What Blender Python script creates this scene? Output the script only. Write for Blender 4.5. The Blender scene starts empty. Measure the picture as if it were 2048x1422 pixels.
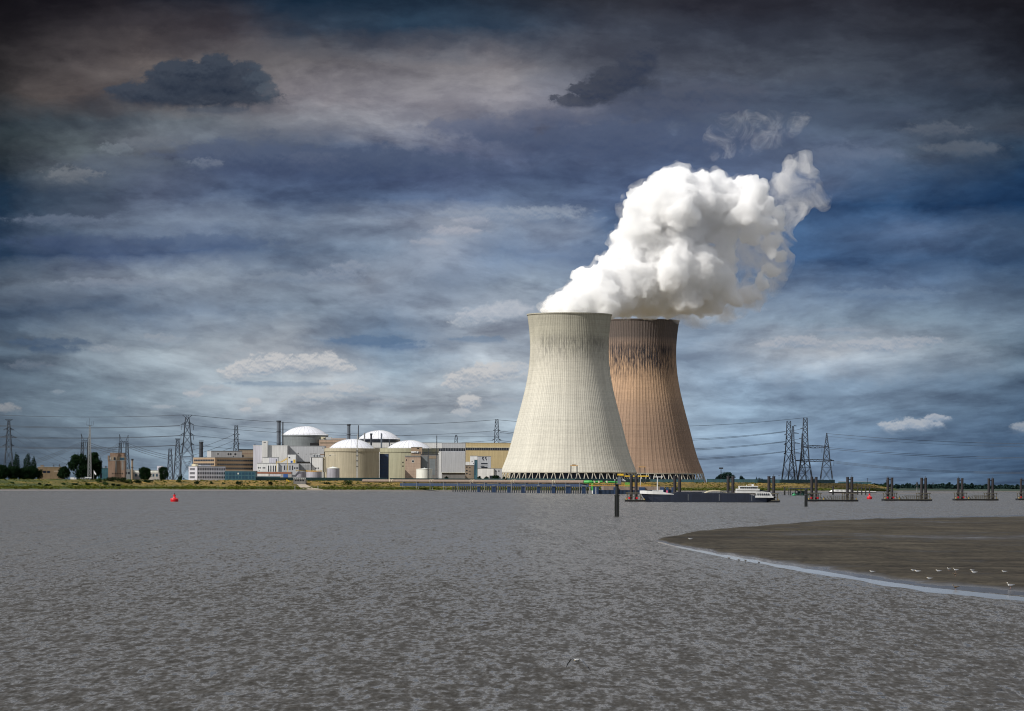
import bpy, math, random
import numpy as np
from mathutils import Vector, noise as mnoise
random.seed(11)
rng = np.random.default_rng(5)
S = bpy.context.scene
COL = S.collection
R = math.radians
# ------------------------------------------------------------------ camera geometry
FPX, CX, YH, ROLL, HC = 6800.0, 1024.0, 966.0, 0.0045, 7.5
_c, _s = math.cos(ROLL), math.sin(ROLL)
def uw(px, py):
    dx, dy = px - CX, py - YH
    return dx*_c + dy*_s, -dx*_s + dy*_c
def P(px, py, d):
    u, w = uw(px, py)
    return Vector((u/FPX*d, d, HC - w/FPX*d))
def Z(px, py, d): return P(px, py, d).z
def X(px, d): return (px - CX)/FPX*d
def G(px, py, z=0.0):                       # the point at height z seen at a pixel
    u, w = uw(px, py)
    d = (HC - z)*FPX/w
    return Vector((u/FPX*d, d, z))
def PPX(X_, d): return X_/d*FPX + CX
cam = bpy.data.cameras.new('camera')
cam.lens = FPX/2048*36; cam.sensor_width = 36; cam.shift_y = (966-711)/2048
cam.clip_start = 1; cam.clip_end = 90000
co = bpy.data.objects.new('camera', cam); COL.objects.link(co)
co.location = (0, 0, HC)
from mathutils import Matrix
co.rotation_euler = (Matrix.Rotation(R(90), 3, 'X') @ Matrix.Rotation(ROLL, 3, 'Z')).to_euler()
S.camera = co
S.view_settings.view_transform = 'Standard'; S.view_settings.look = 'None'
S.view_settings.exposure = 0; S.view_settings.gamma = 1
S.render.engine = 'CYCLES'
cy = S.cycles
cy.use_denoising = True; cy.adaptive_threshold = .006
try: cy.denoiser = 'OPENIMAGEDENOISE'
except Exception: pass
cy.max_bounces = 20; cy.diffuse_bounces = 3; cy.glossy_bounces = 3; cy.transmission_bounces = 2
cy.transparent_max_bounces = 24; cy.volume_bounces = 20
cy.filter_width = 1.1; cy.caustics_reflective = False; cy.caustics_refractive = False
cy.volume_step_rate = 1.0; cy.volume_max_steps = 256

# ------------------------------------------------------------------ colour / nodes
def lin(c):
    return tuple(((x/255)/12.92 if x/255 <= .04045 else ((x/255+.055)/1.055)**2.4) for x in c)
class NT:
    def __init__(s, nt): s.t = nt; s.n = nt.nodes; s.l = nt.links
    def new(s, typ, **kw):
        n = s.n.new(typ)
        for k, v in kw.items(): setattr(n, k, v)
        return n
    def put(s, inp, v):
        if hasattr(v, 'is_linked') or isinstance(v, bpy.types.NodeSocket): s.l.new(v, inp)
        else: inp.default_value = v
    def math(s, op, a, b=None, c=None, clamp=False):
        n = s.new('ShaderNodeMath', operation=op); n.use_clamp = clamp
        s.put(n.inputs[0], a)
        if b is not None: s.put(n.inputs[1], b)
        if c is not None: s.put(n.inputs[2], c)
        return n.outputs[0]
    def mix(s, f, a, b, mode='MIX'):
        n = s.new('ShaderNodeMix', data_type='RGBA', blend_type=mode)
        s.put(n.inputs[0], f)
        for i, v in ((6, a), (7, b)):
            s.put(n.inputs[i], v if not isinstance(v, tuple) or len(v) == 4 else v + (1,))
        return n.outputs[2]
    def maprange(s, v, a, b, c=0.0, d=1.0, smooth=False):
        n = s.new('ShaderNodeMapRange'); n.clamp = True
        if smooth: n.interpolation_type = 'SMOOTHSTEP'
        for i, x in enumerate((v, a, b, c, d)): s.put(n.inputs[i], x)
        return n.outputs[0]
    def noise(s, vec, scale, detail=4, rough=.55, color=False, dist=0.0):
        n = s.new('ShaderNodeTexNoise')
        s.l.new(vec, n.inputs['Vector']); n.inputs['Scale'].default_value = scale
        n.inputs['Detail'].default_value = detail; n.inputs['Roughness'].default_value = rough
        n.inputs['Distortion'].default_value = dist
        return n.outputs['Color' if color else 'Fac']
    def comb(s, x, y, z):
        n = s.new('ShaderNodeCombineXYZ')
        for i, v in enumerate((x, y, z)): s.put(n.inputs[i], v)
        return n.outputs[0]
    def sep(s, v):
        n = s.new('ShaderNodeSeparateXYZ'); s.l.new(v, n.inputs[0]); return n.outputs
    def vmul(s, v, k):
        n = s.new('ShaderNodeVectorMath', operation='MULTIPLY'); s.l.new(v, n.inputs[0]); n.inputs[1].default_value = k
        return n.outputs[0]
    def ramp(s, f, stops, interp='LINEAR'):
        n = s.new('ShaderNodeValToRGB'); r = n.color_ramp; r.interpolation = interp
        while len(r.elements) > len(stops): r.elements.remove(r.elements[-1])
        while len(r.elements) < len(stops): r.elements.new(1.0)
        for e, (p, c) in zip(r.elements, stops): e.position = p
        for e, (p, c) in zip(r.elements, stops): e.color = tuple(c) + (1,)
        s.l.new(f, n.inputs[0]); return n.outputs[0]
def newmat(name):
    m = bpy.data.materials.new(name); m.use_nodes = True
    t = NT(m.node_tree); t.n.clear()
    out = t.new('ShaderNodeOutputMaterial')
    return m, t, out
def pbsdf(t, out, col, rough=.8, metal=0.0, normal=None, spec=None):
    b = t.new('ShaderNodeBsdfPrincipled')
    t.put(b.inputs['Base Color'], col if not isinstance(col, tuple) or len(col) == 4 else col + (1,))
    t.put(b.inputs['Roughness'], rough); t.put(b.inputs['Metallic'], metal)
    if spec is not None: t.put(b.inputs['Specular IOR Level'], spec)
    if normal is not None: t.l.new(normal, b.inputs['Normal'])
    t.l.new(b.outputs[0], out.inputs[0]); return b
MAT = {}
def pm(name, col, rough=.8, var=.18, scale=.25, metal=0.0, stripe=None, hstripe=None, streak=.12):
    """plain weathered surface: blotches, vertical rain streaks and, if asked, cladding ribs (period in m)"""
    m, t, out = newmat(name)
    tc = t.new('ShaderNodeTexCoord').outputs['Object']
    x, y, z = t.sep(tc)
    f = t.noise(tc, scale, 5, .6)
    st = t.noise(t.vmul(tc, (1.0, 1.0, .06)), .9, 3, .6)
    k = t.math('ADD', t.maprange(f, .25, .75, 1-var, 1+var), t.maprange(st, .3, .7, -streak, streak))
    if stripe:
        w = t.math('FRACT', t.math('DIVIDE', t.math('ADD', x, y), stripe))
        k = t.math('MULTIPLY', k, t.maprange(w, .0, .16, .8, 1.0))
    if hstripe:
        w = t.math('FRACT', t.math('DIVIDE', z, hstripe))
        k = t.math('MULTIPLY', k, t.maprange(w, .0, .18, .78, 1.0))
    c = t.mix(1.0, tuple(col), t.comb(k, k, k), 'MULTIPLY')
    pbsdf(t, out, c, rough, metal)
    MAT[name] = m; return m
# ------------------------------------------------------------------ mesh builder
class MB:
    def __init__(s): s.v = []; s.f = []; s.sm = False
    def add(s, vs, fs):
        o = len(s.v); s.v.extend([tuple(p) for p in vs]); s.f.extend([tuple(i+o for i in q) for q in fs]); return s
    def box(s, x0, x1, y0, y1, z0, z1):
        return s.add([(x0,y0,z0),(x1,y0,z0),(x1,y1,z0),(x0,y1,z0),(x0,y0,z1),(x1,y0,z1),(x1,y1,z1),(x0,y1,z1)],
                     [(0,3,2,1),(4,5,6,7),(0,1,5,4),(1,2,6,5),(2,3,7,6),(3,0,4,7)])
    def bar(s, p, q, r, n=4, r2=None):
        p, q = Vector(p), Vector(q); a = (q-p)
        if a.length < 1e-6: return s
        a.normalize(); u = a.cross(Vector((0,0,1)) if abs(a.z) < .9 else Vector((0,1,0))).normalized(); w = a.cross(u)
        r2 = r if r2 is None else r2
        vs = [p + (u*math.cos(2*math.pi*(i+.5)/n) + w*math.sin(2*math.pi*(i+.5)/n))*r for i in range(n)]
        vs += [q + (u*math.cos(2*math.pi*(i+.5)/n) + w*math.sin(2*math.pi*(i+.5)/n))*r2 for i in range(n)]
        fs = [(i, (i+1) % n, n+(i+1) % n, n+i) for i in range(n)] + [tuple(range(n-1, -1, -1)), tuple(range(n, 2*n))]
        return s.add(vs, fs)
    def tube(s, pts, r, n=6):
        pts = [Vector(p) for p in pts]; o = len(s.v); m = len(pts)
        for i, p in enumerate(pts):
            a = (pts[min(i+1, m-1)] - pts[max(i-1, 0)]).normalized()
            u = a.cross(Vector((0,0,1)) if abs(a.z) < .9 else Vector((0,1,0))).normalized(); w = a.cross(u)
            rr = r[i] if isinstance(r, (list, tuple)) else r
            s.v.extend([tuple(p + (u*math.cos(2*math.pi*(k+.5)/n) + w*math.sin(2*math.pi*(k+.5)/n))*rr) for k in range(n)])
        for i in range(m-1):
            for k in range(n): s.f.append((o+i*n+k, o+i*n+(k+1) % n, o+(i+1)*n+(k+1) % n, o+(i+1)*n+k))
        s.f.append(tuple(o+k for k in range(n-1, -1, -1))); s.f.append(tuple(o+(m-1)*n+k for k in range(n)))
        return s
    def lathe(s, prof, n=32, cx=0, cy=0, a0=0.0):
        o = len(s.v); m = len(prof)
        for r, z in prof:
            for k in range(n):
                a = a0 + 2*math.pi*k/n; s.v.append((cx + r*math.cos(a), cy + r*math.sin(a), z))
        for i in range(m-1):
            for k in range(n): s.f.append((o+i*n+k, o+i*n+(k+1) % n, o+(i+1)*n+(k+1) % n, o+(i+1)*n+k))
        if prof[0][0] > 1e-4: s.f.append(tuple(o+k for k in range(n-1, -1, -1)))
        if prof[-1][0] > 1e-4: s.f.append(tuple(o+(m-1)*n+k for k in range(n)))
        return s
    def prism(s, pts, y0, y1):                    # outline in x,z pushed along y
        n = len(pts)
        s.add([(x, y0, z) for x, z in pts] + [(x, y1, z) for x, z in pts],
              [tuple(range(n)), tuple(range(2*n-1, n-1, -1))] + [(i, n+i, n+(i+1) % n, (i+1) % n) for i in range(n)])
        return s
    def mesh(s, name, mat, smooth=False):
        me = bpy.data.meshes.new(name); me.from_pydata(s.v, [], s.f); me.materials.append(MAT[mat] if isinstance(mat, str) else mat)
        if smooth: me.polygons.foreach_set('use_smooth', [True]*len(me.polygons))
        me.update(); return me
    def build(s, name, mat, parent=None, loc=None, smooth=False, rz=0.0, label=None):
        o = bpy.data.objects.new(name, s.mesh(name, mat, smooth)); COL.objects.link(o)
        if parent is not None: o.parent = parent
        if loc is not None: o.location = loc
        if rz: o.rotation_euler = (0, 0, rz)
        if label: o['label'] = label
        return o
def tag(o, label, cat, group=None, kind=None):
    if label: o['label'] = label
    if cat: o['category'] = cat
    if group: o['group'] = group
    if kind: o['kind'] = kind
    return o
def thing(name, label, cat, loc, rz=0.0, group=None):
    o = bpy.data.objects.new(name, None); COL.objects.link(o)
    o.location = loc; o.rotation_euler = (0, 0, rz); o.empty_display_size = .5
    return tag(o, label, cat, group)
def copy_tree(o, parent=None):
    c = o.copy(); COL.objects.link(c)
    if parent is not None: c.parent = parent
    for ch in list(o.children): copy_tree(ch, c)
    return c
def copy_thing(o, loc, label, rz=None, scale=None):
    c = copy_tree(o); c.location = loc; c['label'] = label
    if rz is not None: c.rotation_euler = (0, 0, rz)
    if scale is not None: c.scale = (scale,)*3
    return c
# ------------------------------------------------------------------ materials
pm('white_panel', (.56,.56,.55), .7, .06, .1, stripe=1.2)
pm('white_paint', (.64,.64,.63), .6, .08, .2)
pm('grey_panel', (.40,.41,.43), .6, .05, .08, stripe=2.0)
pm('lavender_panel', (.50,.50,.56), .6, .05, .08, stripe=2.0)
pm('grey_concrete', (.33,.32,.31), .9, .15, .2)
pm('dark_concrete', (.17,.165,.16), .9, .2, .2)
pm('tan_brick', (.31,.225,.15), .9, .12, .15, hstripe=1.2)
pm('dull_tan', (.17,.12,.07), .9, .2, .2, hstripe=1.2)
pm('tan_panel', (.42,.34,.19), .7, .06, .08, stripe=3.0)
pm('brown_brick', (.20,.135,.10), .9, .18, .3, hstripe=.9)
pm('brown_panel', (.24,.19,.14), .85, .12, .2, hstripe=1.5)
pm('pink_concrete', (.40,.30,.23), .9, .12, .2, hstripe=2.5)
pm('drum_concrete', (.37,.33,.24), .9, .10, .12, stripe=2.2)
pm('olive_concrete', (.31,.30,.21), .9, .10, .12, stripe=3.0)
pm('drum_metal', (.16,.18,.19), .5, .12, .2, hstripe=1.4)
pm('dome_white', (.68,.69,.74), .5, .04, .1)
pm('blue_glass', (.018,.06,.10), .25, .3, .3)
pm('teal_panel', (.03,.095,.125), .5, .25, .3, stripe=1.5)
pm('blue_paint', (.03,.09,.30), .5, .1, .3)
pm('navy_panel', (.025,.048,.10), .6, .2, .3, hstripe=1.6)
pm('glass_dark', (.012,.016,.026), .2, .3, .5)
pm('black_void', (.008,.009,.011), .9, .2, .5)
pm('rust_red', (.30,.12,.07), .8, .2, .3)
pm('dark_steel', (.028,.034,.046), .6, .25, .5)
pm('steel', (.10,.12,.15), .5, .2, .4)
pm('pylon_steel', (.028,.040,.062), .6, .2, .2)
pm('wire_metal', (.03,.038,.052), .6, .1, .2)
pm('light_steel', (.42,.43,.43), .5, .15, .4)
pm('galvanised', (.25,.26,.27), .5, .2, .4)
pm('yellow_paint', (.62,.40,.03), .5, .12, .4)
pm('orange_ochre', (.45,.24,.05), .7, .2, .4)
pm('green_paint', (.05,.32,.06), .5, .15, .4)
pm('dark_green_paint', (.015,.06,.05), .6, .2, .4)
pm('pipe_rust', (.20,.15,.115), .8, .2, .4)
pm('pile_blue', (.018,.045,.11), .6, .3, .4, stripe=.9)
pm('sheet_pile', (.022,.045,.09), .6, .25, .3, stripe=1.3)
pm('fence_teal', (.03,.085,.10), .6, .2, .1)
pm('tank_grey', (.34,.33,.37), .6, .1, .2, streak=.3)
pm('tank_white', (.66,.67,.62), .6, .06, .2)
pm('red_paint', (.55,.008,.015), .4, .1, .8)
pm('buoy_green', (.02,.24,.09), .4, .1, .8)
pm('tar_black', (.004,.0055,.0065), .7, .4, .6, streak=.3)
pm('pile_brown', (.022,.019,.022), .75, .3, .6, streak=.3)
pm('weed_dark', (.005,.008,.005), .8, .4, .8)
pm('hull_blue', (.010,.015,.030), .45, .25, .25, streak=.25)
pm('hull_black', (.008,.009,.012), .5, .3, .5)
pm('boat_white', (.60,.60,.59), .4, .05, .4)
pm('pontoon_paint', (.11,.098,.07), .7, .25, .6)
pm('cream_paint', (.55,.50,.36), .6, .12, .5)
pm('pink_cloth', (.6,.1,.2), .8, .1, .5)
pm('gull_white', (.62,.61,.58), .8, .04, 3)
pm('gull_grey', (.22,.23,.25), .8, .1, 3)
pm('gull_dark', (.02,.02,.022), .8, .1, 3)
pm('gull_brown', (.10,.075,.05), .8, .35, 8)
pm('beak_yellow', (.55,.35,.05), .5, .05, 3)
pm('leg_pink', (.40,.22,.17), .6, .05, 3)
pm('bark', (.05,.04,.03), .9, .3, 1.0)
pm('cloth_white', (.75,.76,.75), .8, .05, 1.0)
pm('quay_concrete', (.22,.17,.14), .9, .25, .4)
pm('path_stone', (.34,.29,.23), .9, .25, .3)
def foliage(name, a, b):
    m, t, out = newmat(name)
    tc = t.new('ShaderNodeTexCoord').outputs['Object']
    f = t.noise(tc, .35, 4, .65); g = t.noise(tc, 2.2, 2, .6)
    c = t.mix(t.maprange(t.math('ADD', t.math('MULTIPLY', f, .65), t.math('MULTIPLY', g, .35)), .36, .64), a, b)
    bs = t.new('ShaderNodeBsdfDiffuse'); t.l.new(c, bs.inputs[0])
    tr = t.new('ShaderNodeBsdfTranslucent'); t.l.new(c, tr.inputs[0])
    mx = t.new('ShaderNodeMixShader'); mx.inputs[0].default_value = .2
    t.l.new(bs.outputs[0], mx.inputs[1]); t.l.new(tr.outputs[0], mx.inputs[2]); t.l.new(mx.outputs[0], out.inputs[0])
    MAT[name] = m
foliage('leaf_dark', (.004,.011,.006), (.018,.038,.016))
foliage('leaf_mid', (.014,.036,.014), (.050,.085,.030))
foliage('leaf_blue', (.012,.030,.030), (.035,.070,.060))
foliage('grass_tuft', (.028,.045,.008), (.115,.12,.022))
foliage('leaf_far', (.010,.024,.026), (.026,.050,.044))

# cooling tower shells: geometry carries the ribs, the material carries the casting lines and the black run-off stains
def tower_mat(name, base, top, mid, stain_z0, stain_z1, stain, ribs, tint_k, rough_k=1.0):
    m, t, out = newmat(name)
    tc = t.new('ShaderNodeTexCoord').outputs['Object']
    x, y, z = t.sep(tc)
    ang = t.math('ARCTAN2', y, x)
    a1 = t.math('MULTIPLY', ang, ribs/(2*math.pi))
    cyl = t.comb(t.math('MULTIPLY', t.math('COSINE', ang), 45.0), t.math('MULTIPLY', t.math('SINE', ang), 45.0), z)
    rib = t.math('ABSOLUTE', t.math('SUBTRACT', t.math('FRACT', t.math('ADD', a1, 1000.0)), .5))     # .5 at the rib
    line = t.maprange(rib, .30, .48)
    big = t.noise(cyl, .035, 5, .6)
    fine = t.noise(cyl, .6, 3, .6)
    strk = t.noise(t.vmul(cyl, (1, 1, .05)), .28, 4, .65)
    strf = t.noise(t.vmul(cyl, (1, 1, .09)), 1.3, 3, .7)
    h = t.math('ADD', z, t.maprange(big, .3, .7, -14.0, 14.0))
    col = t.mix(t.maprange(h, 55.0, 120.0, 0, 1, True), base, mid)
    col = t.mix(t.maprange(h, 118.0, 150.0, 0, 1, True), col, top)
    lift = t.math('FRACT', t.math('DIVIDE', z, 2.1))
    k = t.maprange(lift, .0, .25, .93, 1.0)
    k = t.math('MULTIPLY', k, t.maprange(t.noise(t.comb(t.math('MULTIPLY', ang, .8), 0.0, t.math('MULTIPLY', z, .45)), 1.0, 2, .7), .3, .7, .93, 1.06))
    k = t.math('MULTIPLY', k, t.maprange(t.math('FRACT', t.math('DIVIDE', t.math('ADD', z, t.maprange(big, .3, .7, 0, 3.0)), 12.6)), .0, .12, .92, 1.0))
    k = t.math('MULTIPLY', k, t.maprange(fine, .3, .7, .93, 1.07))
    k = t.math('MULTIPLY', k, t.maprange(strk, .3, .7, .87, 1.10))
    grow = t.maprange(z, 30.0, 120.0, tint_k*.30, tint_k)                 # ribs painted darker for contrast, more strongly high up
    k = t.math('MULTIPLY', k, t.math('SUBTRACT', 1.0, t.math('MULTIPLY', line, grow)))
    col = t.mix(1.0, col, t.comb(k, k, k), 'MULTIPLY')
    lo, hi = stain_z0, stain_z1
    zz = t.math('ADD', z, t.maprange(strf, .3, .7, -11.0, 11.0))
    zz = t.math('ADD', zz, t.maprange(strk, .3, .7, -8.0, 8.0))
    band = t.math('MULTIPLY', t.maprange(zz, lo, lo+24.0, 0, 1), t.maprange(t.math('ADD', z, t.maprange(strf, .3, .7, -6.0, 6.0)), hi-6, hi+7.0, 1, 0, True))
    side = t.maprange(t.math('ADD', t.math('COSINE', t.math('ADD', ang, R(90-stain[1]))), t.maprange(big, .3, .7, -.3, .3)), .05, .6)
    msk = t.math('MULTIPLY', t.math('MULTIPLY', band, side), t.maprange(t.math('ADD', strf, t.math('MULTIPLY', line, .14)), .36, .60))
    msk = t.math('MULTIPLY', msk, stain[0], clamp=True)
    col = t.mix(msk, col, (.020, .022, .030))
    rimd = t.math('MULTIPLY', t.maprange(z, 148.0, 156.0), stain[2])
    col = t.mix(rimd, col, (.06, .058, .06))
    bmp = t.new('ShaderNodeBump'); bmp.inputs['Strength'].default_value = .25; bmp.inputs['Distance'].default_value = .4
    t.l.new(fine, bmp.inputs['Height'])
    pbsdf(t, out, col, .92, normal=bmp.outputs[0], spec=.2)
    MAT[name] = m
tower_mat('tower_pale', (.54,.52,.45), (.45,.43,.35), (.53,.505,.43), 118, 147, (.58, 10, .15), 140, .27)
tower_mat('tower_brown', (.29,.20,.145), (.30,.215,.165), (.46,.305,.195), 108, 150, (1.0, 5, .75), 92, .36)
pm('tower_inner', (.25,.24,.22), .9, .2, .05)
pm('tower_column', (.42,.40,.34), .9, .1, .3)
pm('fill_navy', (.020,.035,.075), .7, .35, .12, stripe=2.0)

# ------------------------------------------------------------------ light
SUN_AZ = (-.84, -.54)          # horizontal direction towards the sun: left and behind the camera
SUN_EL = R(40)
ld = bpy.data.lights.new('sun', 'SUN'); ld.energy = 4.6; ld.angle = R(.6); ld.color = (1.0, .96, .90)
lo_ = bpy.data.objects.new('sun', ld); COL.objects.link(lo_)
n_ = math.hypot(*SUN_AZ)
sdir = Vector((SUN_AZ[0]/n_*math.cos(SUN_EL), SUN_AZ[1]/n_*math.cos(SUN_EL), math.sin(SUN_EL)))
lo_.rotation_euler = sdir.to_track_quat('Z', 'Y').to_euler()
lo_.location = sdir*3000

# ------------------------------------------------------------------ sky: Nishita air with a broken cloud deck laid out by direction
ROWS = [  # vignetting painted into the sky: darker towards the sides and top corners
 (0,   [(0,(20,19,25)),(200,(30,28,34)),(450,(36,41,53)),(600,(24,44,64)),(900,(32,47,64)),(1100,(46,50,60)),(1400,(47,48,58)),(1700,(42,44,54)),(2048,(24,24,30))]),
 (60,  [(0,(31,29,33)),(200,(50,47,52)),(450,(67,63,69)),(600,(52,63,79)),(800,(46,69,91)),(1000,(50,67,87)),(1200,(63,69,83)),(1400,(59,65,79)),(1700,(56,61,73)),(2048,(32,34,42))]),
 (130, [(0,(42,40,42)),(150,(75,70,72)),(300,(95,88,88)),(450,(95,92,96)),(600,(105,102,106)),(800,(114,112,118)),(1000,(118,115,121)),(1100,(102,104,114)),(1250,(80,86,100)),(1400,(78,84,98)),(1600,(74,82,96)),(1800,(64,72,86)),(2048,(40,44,54))]),
 (200, [(0,(45,44,46)),(150,(85,78,78)),(300,(102,97,98)),(600,(132,128,134)),(800,(142,140,148)),(1000,(152,150,158)),(1100,(128,130,144)),(1250,(82,92,114)),(1400,(80,90,112)),(1600,(75,88,108)),(1800,(62,74,92)),(2048,(42,52,66))]),
 (250, [(0,(40,50,58)),(200,(75,85,95)),(400,(100,108,118)),(600,(126,129,139)),(800,(152,154,164)),(900,(116,121,139)),(1050,(92,100,122)),(1200,(95,104,126)),(1400,(85,98,122)),(1600,(78,92,115)),(1800,(72,86,105)),(2048,(68,78,92))]),
 (300, [(0,(50,60,66)),(150,(85,95,102)),(300,(105,112,122)),(450,(98,108,124)),(600,(90,102,124)),(750,(85,98,124)),(900,(90,100,128)),(1100,(85,98,126)),(1300,(80,96,126)),(1500,(85,100,128)),(1700,(85,100,126)),(1850,(80,95,115)),(2048,(48,70,94))]),
 (350, [(0,(42,55,66)),(120,(96,106,115)),(300,(86,96,116)),(500,(71,85,115)),(700,(65,81,113)),(900,(75,89,121)),(1100,(80,98,130)),(1300,(80,98,132)),(1600,(88,104,134)),(1800,(60,84,115)),(2048,(28,57,90))]),
 (400, [(0,(28,50,72)),(150,(72,88,108)),(300,(82,94,118)),(500,(80,98,128)),(700,(80,100,132)),(900,(88,106,138)),(1100,(95,115,146)),(1250,(85,105,140)),(1600,(55,85,125)),(1800,(40,75,115)),(2048,(25,57,94))]),
 (450, [(0,(28,51,75)),(200,(96,111,133)),(400,(112,127,150)),(600,(117,134,157)),(800,(131,143,163)),(900,(150,158,172)),(1000,(130,145,168)),(1150,(130,146,170)),(1250,(85,110,145)),(1600,(60,92,132)),(1800,(75,98,132)),(2048,(60,85,115))]),
 (510, [(0,(32,55,82)),(200,(61,79,111)),(450,(71,91,124)),(600,(95,115,142)),(750,(112,130,154)),(850,(132,144,164)),(1000,(100,120,150)),(1150,(95,115,146)),(1600,(55,88,130)),(1800,(62,92,130)),(2048,(50,78,112))]),
 (570, [(0,(85,100,118)),(200,(117,130,148)),(400,(127,140,157)),(600,(115,130,150)),(750,(132,144,162)),(900,(115,132,156)),(1050,(130,146,166)),(1600,(95,120,152)),(1800,(90,115,148)),(2048,(75,98,125))]),
 (630, [(0,(55,75,100)),(200,(79,99,125)),(400,(104,121,144)),(600,(115,132,152)),(800,(110,128,152)),(950,(147,160,177)),(1100,(150,162,178)),(1400,(125,145,168)),(1600,(120,140,162)),(1800,(115,138,160)),(2048,(90,112,136))]),
 (690, [(0,(70,88,108)),(200,(115,130,146)),(350,(132,146,160)),(550,(152,162,174)),(700,(105,125,150)),(800,(90,115,145)),(950,(140,152,168)),(1400,(120,142,168)),(1550,(150,160,174)),(1700,(150,158,170)),(1900,(125,142,160)),(2048,(85,108,130))]),
 (760, [(0,(75,95,115)),(200,(110,130,148)),(350,(126,141,156)),(500,(150,162,174)),(650,(160,168,178)),(800,(125,145,165)),(950,(160,170,181)),(1450,(120,145,172)),(1700,(110,135,162)),(2048,(70,95,122))]),
 (820, [(0,(80,98,116)),(200,(105,126,144)),(400,(135,150,164)),(550,(150,160,172)),(700,(145,158,172)),(900,(150,162,174)),(1450,(118,145,172)),(1700,(105,132,160)),(2048,(62,90,120))]),
 (900, [(0,(62,78,96)),(200,(95,115,135)),(400,(122,144,164)),(700,(132,152,172)),(950,(137,157,174)),(1450,(110,137,167)),(1700,(92,120,152)),(2048,(52,80,112))]),
 (975, [(0,(60,76,94)),(400,(118,140,160)),(900,(138,158,175)),(1450,(108,133,161)),(1750,(88,115,145)),(2048,(56,84,114))]),
]
U0, U1 = -500.0, 2548.0
def urange(px): return (px-U0)/(U1-U0)
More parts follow.
